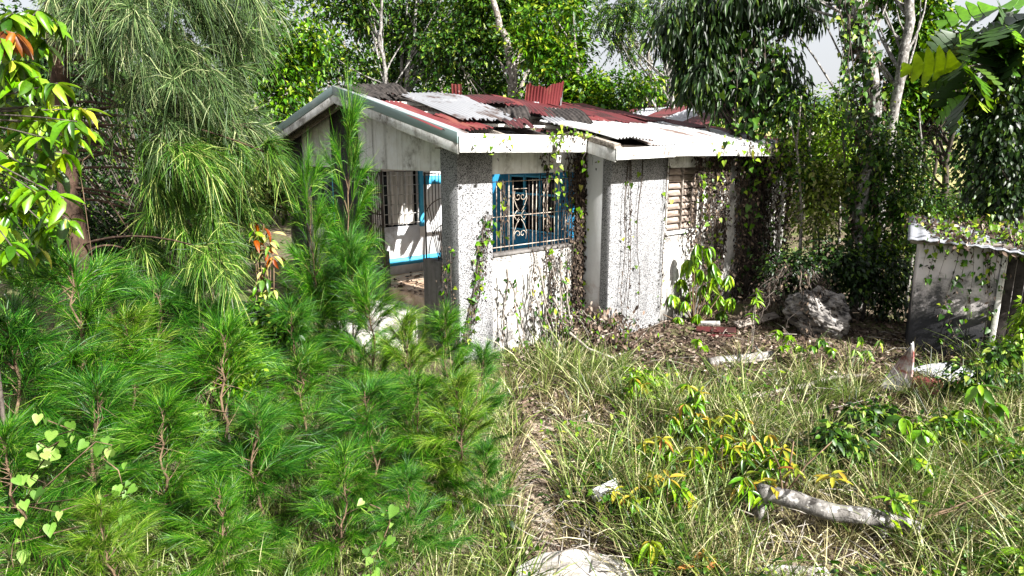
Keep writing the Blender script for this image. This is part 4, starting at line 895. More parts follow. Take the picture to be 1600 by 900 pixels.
# mango seedlings
r = np.random.default_rng(51)
MG = [((1060, 700), [(1070, 630), (1090, 645), (1050, 650), (1110, 655)]), ((1020, 745), [(1005, 690), (1035, 685), (1050, 715), (1000, 720)]), ((1125, 745), [(1130, 680), (1145, 700), (1105, 695), (1120, 720), (1160, 690)]),
      ((970, 815), [(960, 765), (985, 775)]), ((1045, 815), [(1030, 760), (1060, 770), (1045, 745), (1080, 780)]), ((1100, 900), [(1100, 865), (1120, 880), (1085, 885)]), ((1030, 880), [(1015, 845), (1045, 850), (1000, 860)]),
      ((1170, 800), [(1165, 745), (1190, 755), (1150, 765)]), ((1085, 690), [(1075, 600), (1095, 610)]), ((1215, 760), [(1205, 715), (1225, 700)]), ((985, 640), [(990, 590), (1005, 600)]), ((1150, 690), [(1150, 640), (1130, 650), (1165, 655)]), ((1080, 760), [(1085, 700), (1100, 725), (1065, 735)]), ((1010, 800), [(1000, 760), (1020, 745)]), ((1195, 740), [(1180, 690), (1200, 680), (1170, 715)])]
for i, (f, ws) in enumerate(MG):
    b = gnd(*f); b[2] = float(gh(b[0], b[1])) - .03
    branchy_leaves('mango_seedling', {3: 'mango seedling growing beside the white board', 5: 'mango seedling beside the concrete fragment', 6: 'mango seedling at the edge of the concrete slab', 10: 'mango seedling nearest the dry brush heap'}.get(i, 'mango seedling with orange young leaves in the dry grass'), 'seedling', b, [q_ for x, y in ws for q_ in (at(x, y, b[1] + r.normal(0, .08)), at(x + r.normal(0, 10), y + 18, b[1] + r.normal(0, .08)))], [('leaf_mango', 'leaf_mango', 'leaf_orange'), ('leaf_mango',), ('leaf_mango', 'leaf_orange', 'leaf_orange'), ('leaf_mango',)], 'twig', .135, 13, seed=500 + i, droop=.45, wide=.27, group=None if i in (3, 5, 6, 10) else 'mango seedlings in the grass', stem_r=.007, upv=.9)
# broad dark herbs on the right
for i, (f, ws, lab) in enumerate([((1430, 720), [(1410, 650), (1440, 670), (1425, 690)], 'dark glossy herb growing beside the bent metal sheets'), ((1540, 690), [(1530, 600), (1555, 630), (1520, 650), (1560, 660), (1500, 640)], 'tall dark glossy herb in front of the shed'),
        ((1440, 760), [(1430, 715), (1455, 725)], 'low dark broad leaved herb behind the sprouting log'), ((1585, 905), [(1570, 870), (1595, 860), (1600, 885)], 'bright broad leaved herb at the end of the grass beyond the log'), ((1580, 560), [(1570, 490), (1590, 510), (1560, 530)], 'yellow green weed leaning on the shed planks')]):
    b = gnd(*f); b[2] = float(gh(b[0], b[1])) - .03
    branchy_leaves('broadleaf_herb', lab, 'plant', b, [at(x, y, b[1]) for x, y in ws], [('leaf_mango',)] if i < 3 else [('leaf_lime',)], 'twig', .20, 9, seed=560 + i, droop=.4, wide=.42, stem_r=.007)
for i, (Y_, tp_, cr_, lm_, lab) in enumerate([(6.9, (1560, 640), [(1565, 590, 45, 55), (1530, 620, 30, 35)], 'leaf_mid', 'leafy dark weed bush at the corner of the shed'), (6.0, (1500, 740), [(1490, 690, 55, 35), (1540, 700, 45, 40)], 'leaf_bright', 'low leafy weed bush before the fallen zinc sheet'),
        (6.3, (1370, 700), [(1375, 660, 45, 35)], 'leaf_mid', 'dark low weed bush below the bent metal sheet'), (7.9, (1590, 540), [(1590, 520, 30, 45), (1570, 555, 30, 30)], 'leaf_lime', 'yellow green bush leaning against the shed planks'), (5.2, (1590, 780), [(1590, 740, 40, 45)], 'leaf_bright', 'bright weed bush at the outer end of the log'),
        (5.6, (1270, 720), [(1270, 690, 40, 25), (1320, 700, 30, 22)], 'leaf_mid', 'small dark weed patch behind the sprouting log'), (7.4, (1010, 640), [(1000, 610, 25, 22)], 'leaf_lime', 'pale weed patch behind the mango seedlings')]):
    tree('weed_bush', lab, Y_, [tp_, (tp_[0], tp_[1] - 20)], .012, cr_, lm_, 'dry_stem', 620 + i, 34, 34, .085, .5, .13, OVA3, .4, cat='bush', twig_r=.005)
# rounded-leaf seedlings by the boulder
for i, (f, ws, lab, mt_) in enumerate([((1290, 575), [(1285, 530), (1300, 545), (1270, 540)], 'small rounded leaf plant at the foot of the boulder', 'leaf_mango'), ((1230, 565), [(1215, 515), (1235, 525), (1250, 540), (1225, 540)], 'feathery light green seedling left of the boulder', 'leaf_lime'), ((1095, 565), [(1090, 530), (1100, 540)], 'small light green seedling beside the grey fallen trunk', 'leaf_lime')]):
    b = gnd(*f); b[2] = float(gh(b[0], b[1])) - .03
    branchy_leaves('small_seedling', lab, 'seedling', b, [at(x, y, b[1]) for x, y in ws], [(mt_,)], 'twig', .12, 10, seed=580 + i, droop=.35, wide=.5, stem_r=.005)
b = gnd(1175, 548); branchy_leaves('thin_seedling', 'thin pale stemmed seedling with a leaf tuft in the bare litter', 'seedling', b, [at(1185, 452, b[1]), at(1182, 465, b[1]), at(1178, 490, b[1])], [('leaf_lime',)], 'pale_twig', .13, 8, seed=590, droop=.2, wide=.3, stem_r=.006)
# breadfruit: big lobed leaves
def T_lobed():
    o = [(0, .02)]
    for i in range(5):
        x = .12 + .17 * i; w_ = (.40, .52, .50, .38, .2)[i]; o += [(x, .15 * (1.1 - x)), (x + .06, w_ * .62), (x + .16, w_), (x + .19, w_ * .82), (x + .165, .17 * (1.1 - x))]
    o += [(1, 0)]; n = len(o)
    v = [(x, y, .1 * y) for x, y in o] + [(x, -y, .1 * y) for x, y in o]; f = []
    mid = [(x, 0, -.0) for x, y in o]; v += mid
    for i in range(n - 1): f += [(2 * n + i, 2 * n + i + 1, i + 1), (2 * n + i, i + 1, i), (2 * n + i, n + i + 1, 2 * n + i + 1), (2 * n + i, n + i, n + i + 1)]
    v = np.array(v); v[:, 2] -= .25 * v[:, 0] ** 2; return v, np.array(f)
LOB = T_lobed()
bf = at(1650, 420, 10.2); bf[2] = -.1
bt = branchy_leaves('breadfruit_tree', 'breadfruit tree with large deeply lobed leaves above the shed', 'tree', bf, [at(x, y, 9.7 + .4 * math.sin(x)) for x, y in [(1530, 60), (1490, 50), (1570, 40), (1600, 60), (1540, 95), (1500, 105), (1585, 110), (1620, 20), (1560, 10), (1510, 150)]], [('leaf_dark', 'leaf_mango', 'leaf_lime'), ('leaf_mango', 'leaf_dark'), ('leaf_dark', 'leaf_mango')], 'bark_dark', .66, 7, seed=61, droop=.35, wide=.80, tpl=LOB, stem_r=.016, hub=at(1650, 90, 10.2), trunk_r=.16, tip=.9)
# heart-leaved climbers over the lower-left saplings
def heart_vine(label, pts, Y, seed, per=1, L=.085, mat='leaf_pale'):
    r = np.random.default_rng(seed); P = np.array([at(x, y, Y) for x, y in pts]); base = P[-1].copy(); base[2] = float(gh(base[0], base[1])) - .03
    t = thing('heart_leaved_vine', label, 'vine', base); mb = MB(); path = np.concatenate([P, [base]]) - base
    mb.tube(path, .004, 4); mb.build('stem', M['twig'], t)
    me = leaf_mesh((mat, .9, 'h'), HEA, M[mat], .9)
    for p in P - base:
        for _ in range(per):
            leaf_obj(me, t, p + r.normal(0, .045, 3), np.array([r.normal(0, .7), r.normal(-.4, .5), -.8]), .74 * L * r.uniform(.5, 1.3), np.array([r.normal(0, .8), -1., r.normal(.7, .6)]))
heart_vine('pale heart leaved climber hanging over the stout casuarina sapling', [(70, 655), (95, 665), (115, 672), (60, 690), (75, 700), (92, 690), (48, 745), (72, 755), (55, 775), (150, 690), (175, 695), (160, 715), (185, 735), (195, 770), (40, 790), (90, 800), (180, 770), (190, 805), (20, 850), (18, 870)], 3.75, 71, 3)
heart_vine('bright heart leaved climber low in the casuarina thicket', [(578, 788), (595, 795), (612, 800), (608, 820), (600, 840), (592, 858), (585, 868), (574, 885), (580, 895)], 3.7, 72, 2, .085)
heart_vine('white dotted climber leaves on the tall casuarina', [(115, 62), (122, 85), (225, 165), (235, 175), (220, 185), (240, 180), (215, 180), (130, 250), (125, 270), (130, 300)], 6.9, 73, 1, .085)
heart_vine('pale climber with heart leaves beside the croton', [(330, 610), (318, 640), (325, 660), (335, 600), (350, 575), (322, 620), (300, 560)], 5.2, 74, 2, .07)

# ================================================================== CLIMBERS ON THE WALLS
r = np.random.default_rng(81)
def wall_paths(n, u0, u1, v, z0, z1, jit=.12, rr=r, prob_full=.7):
    out = []
    for _ in range(n):
        u = rr.uniform(u0, u1); zt = z1 + rr.normal(0, .08); zb = z0 if rr.random() < prob_full else rr.uniform(z0, z1 - .4)
        k = 10; P = [hw(u, v - .02, zt - (zt - zb) * i / (k - 1)) for i in range(k)]; P = np.array(P)
        w_ = noise1(k, jit, rr) + rr.normal(0, .05) * np.linspace(0, 1, k); P += w_[:, None] * U3[None] - np.abs(noise1(k, .03, rr))[:, None] * V3[None]; out.append(P)
    return out
DL = lambda per, s=.05, sp=.018: ('dead_leaves', 'dead_leaf', per, s, OVA3, sp)
GL = lambda per, s=.065, sp=.05, m='leaf_creeper': ('green_leaves', m, per, s, HEA, sp)
vine('dry_creeper', 'thick brown column of dead creeper where the wing meets the front wall', wall_paths(22, 2.32, 2.47, -.02, .1, 2.9, .06), [DL(110, .055, .03), GL(2.5)], 'dry_stem', .010, seed=82)
vine('creeper', 'thin creeper hanging across the scrollwork grille', wall_paths(10, 1.3, 2.25, -.05, .9, 2.95, .14, prob_full=.4) + wall_paths(3, .65, .9, -.04, 1.5, 2.4, .1) + wall_paths(12, 1.2, 2.3, -.03, .0, 1.42, .10), [DL(30, .04), GL(1.0)], 'dry_stem', .008, seed=83)
vine('creeper', 'bare creeper stems climbing the speckled wing pillar', wall_paths(4, 2.75, 3.4, -.65, .1, 2.8, .10) + wall_paths(2, 3.75, 3.86, -.65, .2, 2.8, .05), [DL(14, .035, .015), GL(1.2, .06)], 'dry_stem', .008, seed=84)
vine('creeper_curtain', 'dense curtain of dead creeper hanging over the wing front wall', wall_paths(34, 4.35, 6.4, -.72, .15, 2.9, .16, prob_full=.55), [DL(62, .055, .022), GL(2.5, .07, .07)], 'dry_stem', .010, seed=85)
vine('creeper_curtain', 'dark mass of creeper covering the far end of the wing', wall_paths(30, 6.2, 8.3, -.70, .05, 2.95, .2, prob_full=.6), [DL(60, .06, .03), GL(4, .07, .08, 'leaf_mid')], 'dry_stem', .008, seed=86)
vine('creeper', 'dark creeper climbing the corner pillar', [np.array([hw(.05 + .45 * a + rr_, -.05, .1 + 1.9 * a + .06 * math.sin(a * 9)) for a in np.linspace(0, 1, 9)]) for rr_ in r.normal(0, .05, 7)] + [np.array([hw(-.05, .1 + .1 * q_, .1 + 1.5 * a) + U3 * -.02 for a in np.linspace(0, 1, 8)]) for q_ in range(3)], [DL(30, .045, .04), GL(10, .06, .05, 'leaf_bright')], 'dry_stem', .008, seed=87)
ev = [np.array([hw(u_, -1.16, 2.98 + .03 * math.sin(u_ * 9)) for u_ in np.linspace(a, b_, 9)]) + r.normal(0, .05, (9, 3)) for a, b_ in ((6., 7.5), (6.4, 8.6), (6.4, 8.8), (6., 8.5))]
ev2 = [np.array([hw(a + rq, -1.2, 3.0 - dz * i / 5) for i in range(6)]) + r.normal(0, .03, (6, 3)) for a, dz, rq in [(4.6 + .15 * i, (.15 if i < 9 else .3) + .35 * abs(math.sin(i * 2.1)), 0) for i in range(26) if i > 9 or i % 3 == 0]]
vine('leafy_creeper', 'sunlit leafy creeper spilling over the wing eaves', ev + ev2, [('green_leaves', 'leaf_creeper', 22, .08, HEA, .10), DL(24, .06, .08)], 'dry_stem', .006, seed=88)
ev = [np.array([hw(u_, -.62, 3.10 + .03 * math.sin(u_ * 9)) for u_ in np.linspace(a, b_, 7)]) + r.normal(0, .03, (7, 3)) for a, b_ in ((1.0, 1.9), (1.1, 2.1), (1.4, 2.2))] + [np.array([hw(a, -.64, 3.1 - dz * i / 5) for i in range(6)]) + r.normal(0, .02, (6, 3)) for a, dz in ((1.22, .9), (1.28, 1.0), (1.8, .5), (1.95, .4), (.3, .25), (-.2, .2), (.1, .2))]
vine('leafy_creeper', 'light green creeper trailing from the front fascia over the grille', ev, [('green_leaves', 'leaf_creeper', 15, .055, HEA, .05), DL(20, .04, .04)], 'dry_stem', .005, seed=89)
# climber on the creeper clad trunk
cl = []
for i in range(12):
    a0 = r.uniform(0, 6.28); pth = []
    for x, y in [(1345, 440), (1348, 380), (1350, 300), (1355, 220), (1356, 160), (1350, 100), (1340, 55), (1334, 10)]:
        p = at(x, y, 11.6); pth.append(p + .19 * np.array([math.cos(a0), math.sin(a0), 0])); a0 += .35
    cl.append(np.array(pth))
vine('creeper', 'leafy creeper climbing the stout grey trunk', cl, [GL(16, .10, .08, 'leaf_mid'), DL(18, .07, .07)], 'dry_stem', .010, seed=90)
cl = []
for px in (1316, 1320, 1326, 1312, 1322):
    cl.append(hanging(at(px, -10, 11.2), at(px + 4, 200, 11.2), 12, .1, r))
vine('hanging_liana', 'lianas with small leaves hanging beside the stout trunk', cl + [hanging(at(1316, 205, 11.2), gnd(1330, 455), 8, .1, r)], [GL(22, .075, .05, 'leaf_mid')], 'dry_stem', .012, seed=91)
cl = [hanging(at(1158 + 12 * i, 60 + 10 * (i % 3), 12.3), at(1150 + 13 * i, 205, 12.2), 9, .12, r) for i in range(6)] + [hanging(at(1170, 200, 12.2), at(1172, 330, 12.2), 8, .05, r)]
vine('leafy_creeper', 'creeper columns hanging from the dark drooping tree onto the roof', cl, [GL(40, .11, .14, 'leaf_mid'), DL(10, .07, .1)], 'dry_stem', .012, seed=92)
# shed creeper
def shp(x, y, z):
    c, s_ = math.cos(sh_rz), math.sin(sh_rz); return SH + np.array([x * c - y * s_, x * s_ + y * c, z - .06])
srf = lambda x, y: 1.80 - .10 * (x + .16) + .10 * y + .03
cl = [np.array([shp(a + .25 * math.sin(k_ + i), y_, srf(a, y_)) for i, y_ in enumerate(np.linspace(-.2, 1.4, 7))]) for k_, a in enumerate(np.linspace(.1, 2.1, 16))]
vine('leafy_creeper', 'creeper and dead leaves covering the shed roof', cl, [('green_leaves', 'leaf_creeper', 30, .06, HEA, .09), ('dead_leaves', 'litter', 60, .07, OVA3, .07)], 'dry_stem', .006, seed=93)
cl = [np.array([shp(a + .05 * math.sin(3 * z_ + a * 7), -.05, z_) for z_ in np.linspace(1.72, zb, 8)]) for a, zb in ((.12, 1.3), (.2, 1.1), (.42, .6), (.5, .1), (.62, .1), (.78, 1.2), (.85, .05), (.88, .6), (1.05, 1.0), (.95, 1.1), (.3, 1.2))]
vine('creeper', 'creeper strands hanging down the stained shed wall', cl, [GL(14, .065, .04, 'leaf_bright'), DL(12, .05, .03)], 'dry_stem', .005, seed=94)
# leafy shrub in front of the low wall
r = np.random.default_rng(95); cl = []
for i in range(18):
    u_ = r.uniform(.55, 2.0); f = hw(u_, -.35 + r.normal(0, .12), 0); f[2] = -.05
    cl.append(hanging(hw(u_ + r.normal(0, .25), -.22, r.uniform(.5, 1.35)), f, 8, .08, r))
vine('wall_shrub', 'thin grey stemmed weed growing up the low front wall', cl, [('green_leaves', 'leaf_bright', 9, .075, OVA3, .05), DL(14, .05, .02)], 'bark_mid', .017, seed=96, cat='weed')

# ================================================================== ROCK, LOGS, BOARDS, METAL
def boulder():
    c = gnd(1285, 522); r = np.random.default_rng(3); bm = bmesh.new(); bmesh.ops.create_icosphere(bm, subdivisions=5, radius=1)
    from mathutils import noise as mn
    for v in bm.verts:
        p = v.co.copy(); d = 1 + .30 * mn.noise(p * 1.3) + .16 * mn.noise(p * 3.1 + Vector((4, 1, 2))) + .07 * mn.noise(Vector((p.x * 5, p.y * 5, p.z * 13))) + .03 * mn.noise(p * 19)
        v.co = Vector((p.x * .50 * d, p.y * .42 * d, p.z * .40 * d))
    me = bpy.data.meshes.new('boulder'); bm.to_mesh(me); bm.free(); me.materials.append(M['rock'])
    o = bpy.data.objects.new('boulder', me); COL.objects.link(o); o.location = (c[0], c[1] + .15, .30); o.rotation_euler = (0, .25, 0)
    tag(o, 'pale craggy boulder half covered by dead creeper near the wing', 'boulder')
    cl = []
    for i in range(46):
        a = r.uniform(0, 6.28); e = r.uniform(.2, 1.4); q0 = np.array([c[0] - .3 + .5 * math.cos(a) * math.cos(e), c[1] + .35 + .4 * math.sin(a), .55 + .5 * math.sin(e)])
        cl.append(hanging(q0, np.array([c[0] - .3 + .85 * math.cos(a), c[1] + .3 + .5 * math.sin(a), 0]), 8, .22, r))
    vine('dead_brush', 'heap of dead brown creeper stems behind the pale boulder', cl, [DL(26, .06, .06)], 'dry_stem', .008, seed=98, cat='brush')
boulder()
def log(name, label, px, rad, mat, seed, lift=0., sides=12, taper=.75, stubs=0, depth_from=None, zs=None):
    r = np.random.default_rng(seed); P = []
    for i, (x, y) in enumerate(px):
        z = (zs[i] if zs else rad + lift); P.append(gnd(x, y, z))
    P = np.array(P); s = np.linspace(0, 1, len(P)); ss = np.linspace(0, 1, 22); Q = np.stack([np.interp(ss, s, P[:, k]) for k in range(3)], -1)
    Q[1:-1] += r.normal(0, rad * .06, (20, 3)); base = Q[0].copy(); base[2] = 0
    t = thing(name, label, 'log', base); mb = MB(); mb.tube(Q - base, rad * np.linspace(1, taper, 22) * (1 + r.normal(0, .05, 22)), sides); mb.build('trunk', M[mat], t, True)
    for k in range(stubs):
        j = r.integers(3, 19); a = Q[j] - base; d = unit(np.array([r.normal(), r.normal(), .6])); m2 = MB(); m2.tube([a, a + d * rad * 2.2, a + d * rad * 3.2 + np.array([0, 0, .03])], [rad * .4, rad * .3, rad * .15], 6); m2.build('branch_stub', M[mat], t, True)
    return t, Q, base
lt, Q, lb = log('sprouting_log', 'lichen pale fallen log sprouting yellow shoots in the grass', [(1185, 768), (1240, 780), (1300, 800), (1370, 808), (1410, 818), (1442, 832)], .070, 'bark_pale', 5, zs=[.20, .22, .20, .18, .15, .12], taper=.85)
r = np.random.default_rng(6)
for (a, b_, rr_) in [((1225, 775), (1240, 690), .014), ((1228, 775), (1300, 690), .009), ((1395, 805), (1385, 770), .02), ((1420, 812), (1555, 765), .010), ((1420, 812), (1500, 795), .008), ((1225, 770), (1205, 700), .010), ((1400, 812), (1380, 850), .008)]:
    j = int(np.argmin(np.linalg.norm(Q - gnd(a[0], a[1], .2), axis=1))); p = Q[j]; e = at(b_[0], b_[1], p[1] + .05); mb = MB(); mb.tube(np.array([p, p * .5 + e * .5 + r.normal(0, .02, 3), e]) - lb, [rr_, rr_ * .7, rr_ * .4], 5); mb.build('shoot', M['twig'], lt, True)
for (x, y, n, mt_) in [(1400, 780, 16, 'leaf_yellow'), (1395, 800, 12, 'leaf_mango'), (1240, 735, 8, 'leaf_orange'), (1305, 745, 9, 'leaf_orange'), (1210, 760, 8, 'leaf_orange'), (1425, 785, 9, 'leaf_yellow')]:
    p = at(x, y, Q[int(np.interp(x, [1185, 1442], [0, 21]))][1]) - lb; me = leaf_mesh((mt_, .25, id(OVA)), OVA, M[mt_], .25)
    for i in range(n): leaf_obj(me, lt, p + r.normal(0, .02, 3), np.array([math.cos(i * 2.4), math.sin(i * 2.4), r.uniform(-.9, .5)]), r.uniform(.09, .15))
mb = MB(); mb.tube([Q[0] - lb + np.array([-.02, .0, -.25]), Q[1] - lb], [.05, .06], 8); mb.build('branch_stub', M['bark_pale'], lt, True); mb = MB(); mb.tube([Q[14] - lb + np.array([0, .02, -.24]), Q[14] - lb], [.035, .05], 8); mb.build('branch_stub', M['bark_pale'], lt, True)
log('fallen_log', 'grey dead trunk lying in the leaf litter below the wing', [(1108, 566), (1140, 562), (1175, 558), (1206, 553)], .065, 'bark_pale', 8, stubs=1)
log('fallen_branch', 'long pale curved branch lying in the litter towards the metal sheet', [(1160, 622), (1215, 612), (1260, 602), (1300, 590), (1355, 586)], .035, 'pale_twig', 9, taper=.6)
log('fallen_branch', 'short dead branch bent against the grey fallen trunk', [(1130, 590), (1133, 575), (1150, 568), (1205, 560)], .025, 'pale_twig', 10, taper=.6)
log('fallen_branch', 'thin leaning dead branch below the dry creeper column', [(890, 520), (920, 545), (960, 560)], .02, 'pale_twig', 11, zs=[.5, .2, .05], taper=.6)
def slab(name, label, cat, poly_px, z0, z1, mat, bev=.015):
    P = np.array([gnd(x, y, z1)[:2] for x, y in poly_px]); c = P.mean(0); t = MB(); t.prism([tuple(p - c) for p in P], 2, 0, z1 - z0)
    o = t.build(name, M[mat], None, bevel=bev); o.location = (c[0], c[1], z0); tag(o, label, cat); return o
slab('concrete_slab', 'bare white concrete slab showing through the grass below the mango seedlings', 'slab', [(990, 940), (800, 945), (805, 885), (850, 862), (900, 856), (960, 868), (1000, 890)], -.08, .035, 'concrete')
slab('concrete_fragment', 'broken piece of pale concrete near the lowest mango seedling', 'slab', [(1150, 930), (1130, 895), (1200, 880), (1290, 884), (1320, 925)], -.08, .03, 'concrete')
def plank(name, label, cat, a, b, wd, th, mat, za=.03, zb=.03, roll=0.):
    p, q = gnd(*a, za), gnd(*b, zb); d = unit(q - p); y = unit(np.cross([0, 0, 1.], d)); z = np.cross(d, y); y, z = y * math.cos(roll) + z * math.sin(roll), z * math.cos(roll) - y * math.sin(roll)
    mb = MB(); vv = [e + y * sy * wd / 2 + z * sz * th / 2 - p for e in (p, q) for sy, sz in ((-1,-1),(1,-1),(1,1),(-1,1))]
    mb.add(vv, [(0,3,2,1),(4,5,6,7),(0,1,5,4),(1,2,6,5),(2,3,7,6),(3,0,4,7)]); o = mb.build(name, M[mat], None, bevel=.004); o.location = [float(c) for c in p]; return tag(o, label, cat)
plank('white_board', 'white board end sticking out of the grass by a mango seedling', 'board', (925, 778), (968, 758), .13, .04, 'white_wood', .10, .20, .4)
plank('grey_board', 'grey weathered board propped behind the drooping young tree', 'board', (1150, 508), (1214, 492), .14, .03, 'timber', .05, .14, .5)
plank('red_board', 'faded red roofing strip on the ground by the drooping young tree', 'board', (1088, 514), (1150, 516), .16, .02, 'maroon_sheet', .03, .06, .25)
plank('red_board', 'lower dull red strip lying just before the other red strip', 'board', (1105, 524), (1150, 524), .08, .02, 'maroon_sheet', .02, .02, .1)
plank('white_board', 'small white plaster scrap on the litter by the red strips', 'board', (1095, 505), (1125, 505), .12, .03, 'plaster_dirty', .06, .08, .2)
def ground_sheet(name, label, c_px, w_, L, yaw, mat, bend, z=.05, tilt=0., seed=0, taper=0.):
    c = gnd(*c_px, z); nx = int(w_ / .076 * 6); ny = 10; X, T_ = np.meshgrid(np.linspace(-w_ / 2, w_ / 2, nx + 1), np.linspace(0, 1, ny + 1), indexing='ij'); r = np.random.default_rng(seed)
    Y = T_ * L; Z = .012 * np.cos(X / .076 * 6.283) + tilt * X
    Yb, Zb = bend(T_, L); Z = Z + Zb; edge = np.repeat(np.convolve(r.normal(0, .04, nx + 11), np.ones(11) / 4, 'valid')[:, None], ny + 1, 1); Yb = Yb + edge * T_
    if taper: X = X * (1 - taper * T_ ** 1.6) + .10 * T_ ** 2
    co, s_ = math.cos(yaw), math.sin(yaw); mb = MB(); i, j = np.meshgrid(np.arange(nx), np.arange(ny), indexing='ij'); n1 = ny + 1
    q = np.stack([i * n1 + j, i * n1 + j + 1, (i + 1) * n1 + j + 1, (i + 1) * n1 + j], -1).reshape(-1, 4)
    mb.add(np.stack([X * co - Yb * s_, X * s_ + Yb * co, Z], -1).reshape(-1, 3), q); o = mb.build(name, M[mat], None, True); o.location = [float(a) for a in c]
    md = o.modifiers.new('thick', 'SOLIDIFY'); md.thickness = .003
    return tag(o, label, 'metal sheet')
ground_sheet('bent_sheet', 'white and red roofing sheet with one corner curled upright in the grass', (1396, 612), .34, .62, R(-50), 'torn_sheet', lambda t, L: (L * .22 * np.sin(t * 2.4), L * .98 * t ** 1.15), .0, .25, seed=4, taper=.9)
ground_sheet('fallen_sheet', 'flat zinc roofing sheet fallen in front of the shed', (1472, 584), .58, .75, R(-70), 'grey_sheet', lambda t, L: (L * (t - .3), .03 * np.sin(t * 3)), .10, .05, 5)
ground_sheet('fallen_sheet', 'rust red roofing sheet lying beneath the flat zinc one', (1450, 603), .46, .7, R(-60), 'red_sheet', lambda t, L: (L * (t - .4), .02 * np.sin(t * 3)), .07, .05, 6)

# ================================================================== GRASS, LITTER (uncountable)
def blades(name, label, n, region, hh, ww, mat, seed, dens=None, lean=.35, cat='grass', tuft=0, tr=.07):
    r = np.random.default_rng(seed); pts = []
    while sum(map(len, pts)) < n:
        px = r.uniform(region[0], region[1], n); py = r.uniform(region[2], region[3], n)
        P = np.array([gnd(a, b_) for a, b_ in zip(px[:n], py[:n])])
        # even per ground area, not per pixel
        wgt = (P[:, 1] ** 1.5); keep = r.uniform(0, wgt.max(), n) < wgt
        if dens is not None: keep &= r.uniform(0, 1, n) < dens(P[:, 0], P[:, 1])
        pts.append(P[keep])
    P = np.concatenate(pts)[:n]; az = r.uniform(0, 6.28, n); le = np.abs(r.normal(0, lean, n))
    if tuft:
        k = n // tuft; ti = r.integers(0, k, n); th = r.uniform(.55, 1.35, k)[ti]; rad = np.abs(r.normal(0, tr, n)); P = P[ti] + np.stack([np.cos(az) * rad, np.sin(az) * rad, 0 * rad], -1); le = le * .5 + rad / tr * lean * .6
    else: th = np.ones(n)
    P[:, 2] = gh(P[:, 0], P[:, 1]) - .02
    d = np.stack([np.cos(az) * le, np.sin(az) * le, np.ones(n)], -1)
    hN = hh * th * r.uniform(.45, 1.25, n) * (.7 + .5 * (np.sin(P[:, 0] * 2.1) * np.sin(P[:, 1] * 1.7) * .5 + .5))
    v = np.array([(0,-.5,0),(0,.5,0),(.4,-.45,.0),(.4,.45,.0),(.75,-.3,0),(.75,.3,0),(1,-.05,0),(1,.05,0)]); f = np.array([(0,2,3,1),(2,4,5,3),(4,6,7,5)])
    d2 = unit(d); side = unit(np.cross(d2, sphere_dirs(n, r))); m = MB()
    T_ = v[:, 0][None]; out = np.stack([np.cos(az), np.sin(az), np.zeros(n)], -1); bend = r.uniform(0, .75, n)
    W = ww * r.uniform(.6, 1.5, n)
    Q = P[:, None, :] + (hN[:, None] * T_)[..., None] * d2[:, None, :] + (W[:, None] * v[None, :, 1])[..., None] * side[:, None, :] + (bend * hN)[:, None, None] * (T_ ** 2)[..., None] * out[:, None, :]
    Q[..., 2] -= (bend * hN * .45)[:, None] * T_ ** 2.5
    m.add(Q.reshape(-1, 3), ((np.arange(n) * 8)[:, None, None] + f[None]).reshape(-1, 4))
    o = m.build(name, M[mat]); tag(o, label, cat, kind='stuff'); return o
PA, PB = gnd(880, 900), gnd(812, 600)
def path_off(x, y):
    t_ = np.clip((y - PA[1]) / (PB[1] - PA[1]), 0, 1); cx = PA[0] + (PB[0] - PA[0]) * t_ + .10 * np.sin(y * 2.2); return x - cx, t_
def build_path():
    ys = np.linspace(PA[1] - .6, PB[1] + .3, 60); mb = MB(); r = np.random.default_rng(9); vv = []
    nx = 12
    for y in ys:
        wd = .20 + .05 * math.sin(y * 5) + .03 * r.normal(); o, _ = path_off(np.array(0.), np.array(y)); cx = -float(o)
        for q in np.linspace(-1, 1, nx): x = cx + q * wd; vv.append((x, y, float(gh(x, y)) + .006 - .02 * q ** 4))
    i, j = np.meshgrid(np.arange(len(ys) - 1), np.arange(nx - 1), indexing='ij'); q = np.stack([i * nx + j, i * nx + j + 1, (i + 1) * nx + j + 1, (i + 1) * nx + j], -1).reshape(-1, 4)
    mb.add(vv, q); tag(mb.build('path', M['path_soil'], None, True), kind='structure')
build_path()
def open_ground(x, y):
    """1 where grass grows, low on the trodden path, the slab and the bare litter by the wing"""
    d = np.ones_like(x)
    p1 = gnd(850, 770); d *= 1 - .9 * np.exp(-(((x - p1[0]) / .38) ** 2 + ((y - p1[1]) / .75) ** 2))
    off_, _ = path_off(x, y); d *= 1 - .9 * np.exp(-(off_ / .20) ** 4)
    p2 = gnd(900, 890); d *= 1 - .96 * np.exp(-(((x - p2[0]) / .5) ** 4 + ((y - p2[1]) / .42) ** 4))
    p3 = gnd(1190, 560); d *= 1 - .93 * np.exp(-(((x - p3[0]) / 1.6) ** 4 + ((y - p3[1]) / 1.0) ** 4))
    p4 = gnd(1220, 890); d *= 1 - .8 * np.exp(-(((x - p4[0]) / .5) ** 2 + ((y - p4[1]) / .3) ** 2))
    w = ORI; rel_u = (x - w[0]) * U3[0] + (y - w[1]) * U3[1]; rel_v = (x - w[0]) * V3[0] + (y - w[1]) * V3[1]
    inside = (rel_u > -.1) & (rel_v > -.1) | (rel_u > 2.3) & (rel_v > -.75)
    d = np.where(inside, 0, d)
    return np.clip(d, 0, 1)
patch = lambda a, b_, ph: (lambda x, y: open_ground(x, y) * np.clip(.5 + .9 * np.sin(x * a + ph) * np.sin(y * b_ + ph * 2) + .3, .12, 1))
blades('tall_grass', 'green seeding grass between the path and the fallen log', 14500, (790, 1880, 560, 960), .44, .0095, 'grass', 201, patch(1.9, 1.6, .4), .38, tuft=22)
